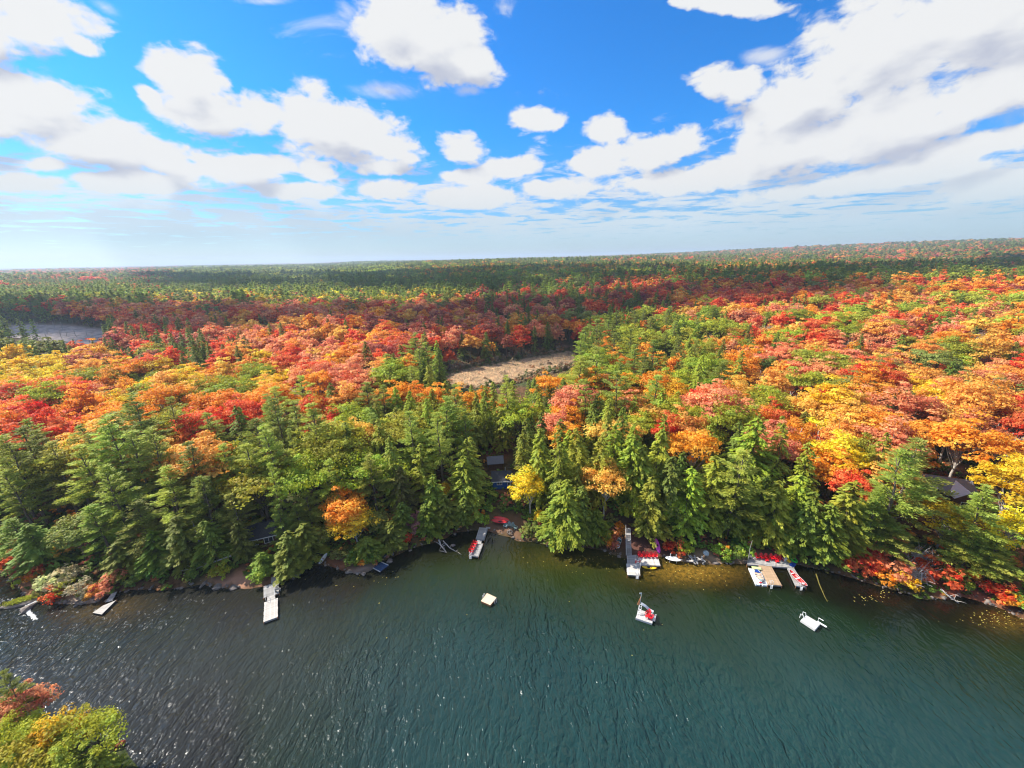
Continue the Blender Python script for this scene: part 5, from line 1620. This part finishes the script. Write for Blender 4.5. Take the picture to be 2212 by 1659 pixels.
def navy_float():
    z = .25
    q = quad([(822.4, 1214), (839.1, 1221.3), (821.4, 1235.6), (805.8, 1227.5)], z)
    t = thing('float', 'navy blue mat float with two pale edge tubes by the dark shore', 'float')
    b = B(); n = 7
    G = [[lerp(lerp(q[0], q[1], i/n), lerp(q[3], q[2], i/n), j/n)+Vector((0, 0, rnd.uniform(-.03, .05))) for i in range(n+1)] for j in range(n+1)]
    for j in range(n):
        for i in range(n): b.face([G[j+1][i], G[j+1][i+1], G[j][i+1], G[j][i]])
    b.obj('mat', M_navymat, t)
    B().quadbox([p-Vector((0, 0, .06)) for p in q], .2).obj('base', M_dark, t)
    for a, c_ in ((q[0], q[1]), (q[3], q[2])):
        B().tube([Vector(a)+Vector((0, 0, .06)), Vector(c_)+Vector((0, 0, .06))], .075, 7).obj('edge_tube', M_alu, t)
navy_float()

# ---- boats and timber on the right bank
def rowboat():
    p0, p1 = (1521.5, 1190.8), (1531.5, 1202.0)
    t = canoe('upturned pale grey rowboat on the bank right of the timber heap', p0, p1, 1.5, 1.1, M_greyboat, 1.15, True, name='rowboat', thwarts=1)
    t['category'] = 'rowboat'
rowboat()
def timber_heap():
    c = at(1502, 1208.5, .5); c.z = max(.3, float(height(c.x, c.y)))
    t = thing('timber_heap', 'heap of old grey planks and blocks tipped on the bank', 'timber heap', c)
    for k in range(17):
        M = Matrix.Rotation(rnd.uniform(-.5, .5), 3, 'X') @ Matrix.Rotation(rnd.uniform(-.5, .5), 3, 'Y')
        B().box((0, 0, 0), (rnd.uniform(.7, 1.3), rnd.uniform(.16, .3), .09), rnd.uniform(0, 3), M).obj('plank', M_wood_grey if k % 3 else M_driftwood, t, (rnd.uniform(-1.5, 1.3), rnd.uniform(-.8, .6), .08+.05*k*.6))
timber_heap()
def white_board():
    p = at(699, 1209, .5); p.z = float(height(p.x, p.y))+.15
    t = thing('skiff', 'small pale skiff left on the rusty path near the navy float', 'skiff')
    hull('hull', 2.3, .8, .22, M_white, t, .1); B().box((0, 0, .2), (.2, .66, .03)).obj('seat', M_driftwood, t)
    place(t, (694.5, 1214), (704, 1201), p.z-.1, p.z+.45)
white_board()

# ---- houses
def gable_house(name, label, loc, rz, Wd, Dp, hw, hr, mw, mr, wins=(), ov=.35, trim=None, chimney=False):
    """ridge along local X; windows on the front (-Y) wall as (x, z, w, h)"""
    t = thing(name, label, 'house', loc, rz)
    B().box((0, 0, hw/2), (Wd, Dp, hw)).obj('wall', mw, t)
    b = B()
    for s in (-1, 1):
        b.face([(s*Wd/2, -Dp/2, hw), (s*Wd/2, Dp/2, hw), (s*Wd/2, 0, hw+hr*.94)][::s])
    b.obj('gable', mw, t)
    b = B(); X = Wd/2+ov; Y = Dp/2+ov; e = hw-hr*ov/(Dp/2)
    for s in (-1, 1):
        q = [(-X, s*Y, e+.08), (X, s*Y, e+.08), (X, 0, hw+hr+.08), (-X, 0, hw+hr+.08)]
        b.quadbox(q if s < 0 else q[::-1], .10)
    r = b.obj('roof', mr, t)
    if trim is not None: B().box((0, -Y-.02, e+.02), (2*X, .05, .16)).obj('fascia', trim, r)
    if chimney: B().tube([(Wd*.2, Dp*.12, hw+hr*.4), (Wd*.2, Dp*.12, hw+hr+.75)], .08, 7).obj('stove_pipe', M_alu, r)
    for (x, z, ww, wh) in wins:
        w0 = B()
        for sx in (-1, 1): w0.box((x+sx*ww/2, -Dp/2-.03, z), (.09, .07, wh+.09))
        for sz in (-1, 1): w0.box((x, -Dp/2-.03, z+sz*wh/2), (ww-.09, .066, .09))
        w0.box((x, -Dp/2-.028, z), (.06, .055, wh-.09))
        wo_ = w0.obj('window', M_white, t)
        B().box((x, -Dp/2-.008, z), (ww-.04, .03, wh-.04)).obj('pane', M_glass, wo_)
    return t
def ground_at(px, py, z=3.0):
    for _ in range(8):
        p = at(px, py, z); z = float(height(p.x, p.y))
    return at(px, py, z)
p = ground_at(1084, 1057)
gable_house('cabin', 'small blue cabin with white window under dark roof between tall trees', p+Vector((0, 2.2, -.1)), R_(1), 4.4, 4.4, 2.5, 1.3, M_bluewall, M_shingle, [(-.55, 1.75, 1.15, .75), (1.75, 1.55, .7, .9)], trim=M_whitehull, chimney=True)
p2 = ground_at(1071, 1030)
gable_house('shed', 'dim grey-roofed shed directly behind the small blue cabin', p2+Vector((-.3, 4.6, 0)), R_(8), 3.6, 3.4, 2.3, 1.0, M_brownwall, M_shingle_blue)
p3 = ground_at(573, 1184)
gable_house('cottage', 'brown cottage with dark roof and white framed window half hidden behind pines', p3+Vector((-2.1, 2.2, -.1)), R_(22), 6.4, 4.8, 2.6, 1.7, M_brownwall, M_shingle, [(1.9, 1.5, 1.5, 1.2), (-.3, 1.5, .8, 1.0)], trim=M_whitehull)
def grey_house():
    p = ground_at(2048, 1092)
    t = thing('house', 'house with dark grey and pale metal gable roofs among right-hand trees', 'house', p+Vector((.8, 3.2, 0)), R_(-22))
    B().box((0, 0, 1.5), (8.4, 7, 3.0)).obj('wall', M_brownwall, t)
    def roof(c, Wd, Dp, z, hr, mat, rz=0, nm='roof', thick=.12):
        b = B(); X, Y = Wd/2, Dp/2
        for s in (-1, 1):
            q = [(-X, s*Y, z), (X, s*Y, z), (X, 0, z+hr), (-X, 0, z+hr)]
            b.quadbox(q if s < 0 else q[::-1], thick)
        o = b.obj(nm, mat, t, c); o.rotation_euler = (0, 0, rz)
        return o
    roof((0, 0, 0), 9.2, 7.8, 3.0, 2.1, M_shingle_blue)
    g1 = B().box((1.7, -3.6, 1.55), (3.8, 3.2, 3.1)).obj('front_wing', M_brownwall, t)
    roof((1.8, -2.9, 0), 5.6, 4.4, 3.1, 1.75, M_metalroof, R_(90), 'metal_roof')
    roof((-2.7, -2.6, 0), 4.2, 3.4, 3.0, 1.3, M_metalroof, R_(90), 'metal_roof')
    roof((-5.3, 3.5, 0), 5.0, 4.4, 2.9, 1.4, M_metalroof, R_(0), 'metal_roof')
    B().box((-5.3, 3.5, 1.35), (4.4, 3.6, 2.7)).obj('side_wing', M_brownwall, t)
    for sgn in (1,):
        b = B(); b.face([(-.3, -5.62, 3.1), (3.9, -5.62, 3.1), (1.8, -5.62, 4.7)]); b.obj('gable', M_brownwall, t)
    B().box((1.8, -5.24, 1.7), (1.5, .06, 1.2)).obj('window', M_white, t)
    B().box((1.8, -5.28, 1.7), (1.3, .04, 1.0)).obj('pane', M_glass, t)
grey_house()

# ---- rocks, driftwood, fallen stems
def rock_mesh(seed):
    g = np.random.default_rng(seed)
    bm = bmesh.new(); bmesh.ops.create_icosphere(bm, subdivisions=2, radius=1)
    for v in bm.verts:
        k = 1+.22*math.sin(v.co.x*3+seed)+.18*math.sin(v.co.y*4+seed*2)+g.normal()*.05
        v.co = Vector((v.co.x*k, v.co.y*k*.8, v.co.z*k*.5))
    me = bpy.data.meshes.new('boulder'); bm.to_mesh(me); bm.free(); me.materials.append(M_rock); return me
rocks = [rock_mesh(s) for s in range(5)]
def shore_stones():
    V, F, k = [], [], 0
    for i in range(340):
        px = rnd.uniform(-30, 2215); 
        x0 = np.interp(px, [p[0] for p in SHORE_PX], [p[0] for p in SHORE_PX]); y0 = np.interp(px, [p[0] for p in SHORE_PX], [p[1] for p in SHORE_PX])
        if 1345 < px < 1430 or 1612 < px < 1722 or 565 < px < 604 or 1022 < px < 1052: continue
        p = at(px, y0+rnd.gauss(-1.5, 1.7), .05)
        me = rocks[i % 5]; s = rnd.choice([.1, .14, .18, .24, .36]); a = rnd.random()*6
        co = np.empty(len(me.vertices)*3, np.float32); me.vertices.foreach_get('co', co); co = co.reshape(-1, 3)*s
        R2 = np.array([[math.cos(a), -math.sin(a), 0], [math.sin(a), math.cos(a), 0], [0, 0, 1]])
        V.append(co@R2.T+np.array([p.x, p.y, .06+max(-.1, float(height(p.x, p.y)))])); 
        f = np.array([list(q.vertices) for q in me.polygons]) if k == 0 or i < 5 or True else None
        F.append(f+k); k += len(co)
    me = mesh_np('shore_stones', np.concatenate(V), None, M_rock, tris=np.concatenate(F))
    link('shore_stones', me, kind='stuff', label='scattered grey stones along the waterline')
shore_stones()
for i, (px, py, s, lab) in enumerate([(62, 1312, 1.1, 'dark wet boulder at the tip of the rocky point'), (48, 1300, .8, 'dark boulder left of the grassy islet'), (68, 1292, .55, 'small black boulder behind the grassy islet'), (186, 1298, .9, 'pale flat boulder between bushes and low dock'),
        (172, 1303, .7, 'pale wet boulder left of the low dock'), (205, 1292, .7, 'pale boulder beside the low dock ramp'), (979, 1178, .55, 'grey boulder beside the fallen limbs'), (470, 1268, .9, 'pinkish ledge boulder left of the long dock'), (505, 1270, .8, 'pinkish ledge boulder nearest the long dock'),
        (440, 1262, .7, 'pinkish boulder under drooping hemlock boughs'), (755, 1235, .7, 'pale boulder on the bulge of shore left of navy float'), (785, 1239, .6, 'pale boulder just left of the navy float'), (842, 1212, .7, 'grey boulder behind the navy float'), (1545, 1216, .6, 'grey boulder right of the upturned rowboat')]):
    p = at(px, py, .1)
    o = link('boulder', rocks[i % 5], loc=p); o.scale = (s, s*.8, s*.8); o.rotation_euler = (0, 0, rnd.random()*6)
    o['label'] = lab; o['category'] = 'boulder'; o['group'] = 'boulders along the shore'
def islet():
    p = at(50, 1300, .05)
    t = thing('islet', 'low rock islet topped with yellow green grass off the rocky point', 'islet', p, R_(28))
    bm = bmesh.new(); bmesh.ops.create_icosphere(bm, subdivisions=3, radius=1)
    for v in bm.verts:
        k = 1+.16*math.sin(v.co.x*4+1)+.14*math.sin(v.co.y*5); v.co = Vector((v.co.x*3.0*k, v.co.y*.95*k, v.co.z*.38*k))
    me = bpy.data.meshes.new('rock'); bm.to_mesh(me); bm.free(); me.materials.append(M_rock); link('rock', me, t)
    g = np.random.default_rng(5); n = 1500
    c = np.stack([g.normal(size=n)*1.0, g.normal(size=n)*.3, .42+.18*g.random(n)], 1)
    V = dirquads(c, g.normal(size=(n, 3))*np.array([1, 1, .3]), np.array([0, 0, 1.0])+g.normal(size=(n, 3))*.4, .45, .09, g)
    tone = np.stack([g.random(n), g.random(n)], 1)
    o = link('grass', crown_mesh('grass', V, tone, M_leaf), t); o.color = (.42, .42, .05, 1); o['kind'] = 'stuff'
    for k, (px, py) in enumerate(((78, 1300), (66, 1306), (60, 1322), (68, 1330))):
        r_ = link('foam_patch', None) if False else None
islet()
def foam():
    # white water breaking over the sunken ledge
    m = mat_basic('broken_white_water', (.55, .56, .55), .5, .4, .2, 3)
    V, F = [], []; g = np.random.default_rng(9); k = 0
    for (x0, y0, x1, y1, w_, n) in ((82, 1293, 58, 1312, 2.2, 260), (56, 1314, 76, 1337, 2.6, 300)):
        for i in range(n):
            f = g.random(); px = x0+(x1-x0)*f+g.normal()*w_; py = y0+(y1-y0)*f+g.normal()*w_*.7
            p = at(px, py, .03+.05*g.random()); r = .04+.10*g.random(); a0 = g.random()*6
            pts = [(p.x+math.cos(a0+j*PI/3)*r*(.7+.5*g.random()), p.y+math.sin(a0+j*PI/3)*r*(.7+.5*g.random()), p.z-.015*(j % 2)) for j in range(6)]
            V += pts+[(p.x, p.y, p.z+.06)]; F += [(k+j, k+(j+1) % 6, k+6) for j in range(6)]; k += 7
    me = mesh_np('foam', np.array(V), None, m, tris=np.array(F))
    link('foam', me, kind='stuff', label='white water breaking over the sunken ledge off the point')
foam()

def fallen(label, pts, r, branches=6, mat=None, seed=0, blen=1.0):
    g = random.Random(seed)
    P = [at(*p) for p in pts]
    t = thing('fallen_trunk', label, 'fallen tree', P[0])
    P = [p-P[0] for p in P]
    b = B().tube(P, [r*(1-.6*i/(len(P)-1)) for i in range(len(P))], 6); b.obj('trunk', mat or M_driftwood, t, smooth=True)
    for k in range(branches):
        f = g.uniform(.25, .98)*(len(P)-1); i = min(len(P)-2, int(f)); p0 = P[i].lerp(P[i+1], f-i)
        d = Vector((g.uniform(-1, 1), g.uniform(-1, .6), g.uniform(.1, .8)))*blen
        B().tube([p0, p0+d*.5+Vector((0, 0, .1)), p0+d], [r*.4, r*.25, r*.1], 5).obj('branch', mat or M_driftwood, t, smooth=True)
fallen('pale forked dead trunk reaching down into the black cove water', [(948, 1166, 1.2), (952, 1178, .6), (962, 1190, .05), (968, 1199, -.2)], .16, 7, seed=1, blen=1.3)
fallen('second bleached limb lying beside the forked trunk in the cove', [(957, 1168, 1.0), (972, 1184, .3), (990, 1194, -.1)], .12, 5, seed=2)
fallen('long grey fallen trunk leaning through the hemlocks left of the cottage', [(500, 1200, 3.2), (440, 1222, 1.8), (395, 1240, .9)], .15, 8, seed=3, mat=M_barkpale, blen=1.5)
fallen('bent grey dead pine leaning over the bank left of the cottage', [(445, 1222, 1.0), (432, 1175, 4.5), (415, 1125, 9)], .22, 6, seed=4, mat=M_barkpale)
fallen('bleached dead trunk poking into the water below the orange bushes', [(2032, 1272, 1.2), (2052, 1290, .5), (2072, 1304, -.05)], .14, 9, seed=5, blen=.9)
fallen('thin sunken log with yellowish bark running out under the right-hand water', [(1763, 1240, .5), (1770, 1262, .02), (1782, 1290, -.02), (1790, 1306, -.06)], .12, 3, mat=mat_basic('algae_bark', (.14, .12, .03), .9, .1, .3), seed=6, blen=.4)
def brush():
    for i, (px, py, z, R0, H, n, lab) in enumerate([(1962, 1250, .6, 4.0, 4.8, 190, 'big tangle of bare bleached branches among orange bushes'), (1985, 1210, 1.5, 3.6, 4.6, 120, 'bleached brush tangle above the orange bushes'),
                                          (1622, 1207, .5, 1.0, 1.0, 34, 'small brush pile at the flagpole foot'), (1190, 1158, 1.0, 1.5, 2.2, 50, 'pale twiggy dead bush under the golden maple'), (350, 1150, 2.5, 3.0, 3, 50, 'grey twig tangle in the pines on the point'), (765, 1100, 3.0, 1.2, 4, 26, 'bare pale twigs standing beside the orange maple')]):
        p = at(px, py, z); p.z = float(height(p.x, p.y)) if i != 2 else .6
        b = B(); g = random.Random(i)
        for k in range(n):
            a = g.random()*6.28; e = g.uniform(.15, 1.25); L = g.uniform(.5, 1)
            s0 = Vector((g.gauss(0, R0*.28), g.gauss(0, R0*.2), g.random()*H*.25))
            d = Vector((math.cos(a)*math.cos(e)*R0, math.sin(a)*math.cos(e)*R0*.7-.3, math.sin(e)*H))*L*.7
            b.tube([s0, s0+d*.5+Vector((0, 0, .12)), s0+d+Vector((g.gauss(0, .2), 0, -.15))], [.06, .042, .02], 4, cap=False)
        o = b.obj('brush_pile', M_driftwood, loc=p)
        o['label'] = lab; o['category'] = 'brush'
brush()

# floating leaves near the banks
def drift_leaves():
    g = np.random.default_rng(3); V, F, k = [], [], 0
    for (px, py, sx, sy, n) in ((1890, 1290, 26, 5, 34), (2150, 1335, 40, 9, 80), (1260, 1208, 70, 6, 26), (790, 1255, 60, 9, 14), (1490, 1240, 60, 14, 50), (1230, 1222, 60, 12, 16), (1180, 1290, 330, 60, 16)):
        for i in range(n):
            p = at(px+g.normal()*sx, py+g.normal()*sy, .035); r = .05+.07*g.random(); a0 = g.random()*6
            if float(land_d(p.x, p.y)) > -.3: continue
            V += [(p.x+math.cos(a0+j*PI/2)*r*(1 if j % 2 else .6), p.y+math.sin(a0+j*PI/2)*r*(1 if j % 2 else .6), .035+.02*(j % 2)) for j in range(4)]; F.append((k, k+1, k+2, k+3)); k += 4
    me = mesh_np('floating_leaves', np.array(V), np.array(F), mat_basic('fallen_leaves', (.62, .52, .12), .7, .2, .4, 2))
    link('floating_leaves', me, kind='stuff', label='yellow leaves drifting on the water near the banks')
drift_leaves()

# ------------------------------------------------------------------ clouds high between the sun and the far forest: they throw the broad shade bands
bm_ = bmesh.new(); bmesh.ops.create_icosphere(bm_, subdivisions=2, radius=1)
ICO_V = np.array([v.co[:] for v in bm_.verts]); ICO_F = np.array([[v.index for v in f.verts] for f in bm_.faces]); bm_.free()
def cloud_bodies():
    m = bpy.data.materials.new('cloud_body'); m.use_nodes = True
    p = m.node_tree.nodes['Principled BSDF']; p.inputs['Base Color'].default_value = (.9, .9, .92, 1); p.inputs['Roughness'].default_value = 1; p.inputs['Specular IOR Level'].default_value = 0
    ALT = 3200.0
    for i, (poly, lab) in enumerate(SHADE):
        P = np.array([at(x, y, 16)[:2] for x, y in poly])
        c = P.mean(0)
        off = np.array(sdir[:2])/sdir[2]*(ALT-16)
        # lumps on a grid inside the footprint
        lo, hi = P.min(0), P.max(0); s = float(np.clip((hi-lo).min()/7, 14, 60))
        gx, gy = np.meshgrid(np.arange(lo[0], hi[0]+s, s), np.arange(lo[1], hi[1]+s, s))
        gx = gx.ravel()+rng.normal(size=gx.size)*s*.25; gy = gy.ravel()+rng.normal(size=gy.size)*s*.25
        kk = in_poly(P, gx, gy) & (rng.random(gx.size) > (.4 if i == 1 else .1)); gx, gy = gx[kk], gy[kk]
        V, F = [], []
        for q, (X, Y) in enumerate(zip(gx, gy)):
            r = s*rnd.uniform(.75, 1.15)
            V.append(ICO_V*np.array([r, r, r*.6])+np.array([X-c[0], Y-c[1], rnd.uniform(0, s*.5)])); F.append(ICO_F+q*len(ICO_V))
        print('cloud', i, len(gx), c, hi-lo)
        me = mesh_np('cloud', np.concatenate(V), None, m, tris=np.concatenate(F))
        me.polygons.foreach_set('use_smooth', [True]*len(me.polygons))
        o = link('cloud', me, loc=(c[0]+off[0], c[1]+off[1], ALT)); o['label'] = lab; o['category'] = 'cloud'; o['group'] = 'clouds above the forest'
SHADE = [([(-400, 650), (200, 656), (250, 664), (700, 668), (1050, 652), (1420, 640), (1560, 648), (1480, 664), (1300, 682), (1240, 712), (1120, 722), (900, 722), (720, 700), (420, 702), (300, 712), (240, 690), (-400, 672)], 'high cumulus shading the red middle forest'),
         ([(300, 594), (900, 588), (1400, 592), (1480, 612), (1200, 632), (700, 628), (350, 618)], 'high cumulus shading the far pine forest'),
         ([(1480, 628), (1760, 606), (2212, 572), (2500, 566), (2500, 600), (2212, 606), (1900, 640), (1700, 668), (1520, 660)], 'high cumulus shading the right-hand far slope')]
cloud_bodies()

# ------------------------------------------------------------------ air
def haze():
    m = bpy.data.materials.new('thin_haze'); m.use_nodes = True
    nt = m.node_tree; nt.nodes.clear()
    v = nt.nodes.new('ShaderNodeVolumePrincipled'); v.inputs['Color'].default_value = (.70, .84, 1.0, 1); v.inputs['Density'].default_value = 0.00014
    v.inputs['Anisotropy'].default_value = 0.2
    o = nt.nodes.new('ShaderNodeOutputMaterial'); nt.links.new(v.outputs[0], o.inputs['Volume'])
    b = B().box((0, 8300, 78.5), (40000, 17400, 163))
    b.obj('haze', m, kind='stuff', label='thin blue haze over the far forest')
haze()
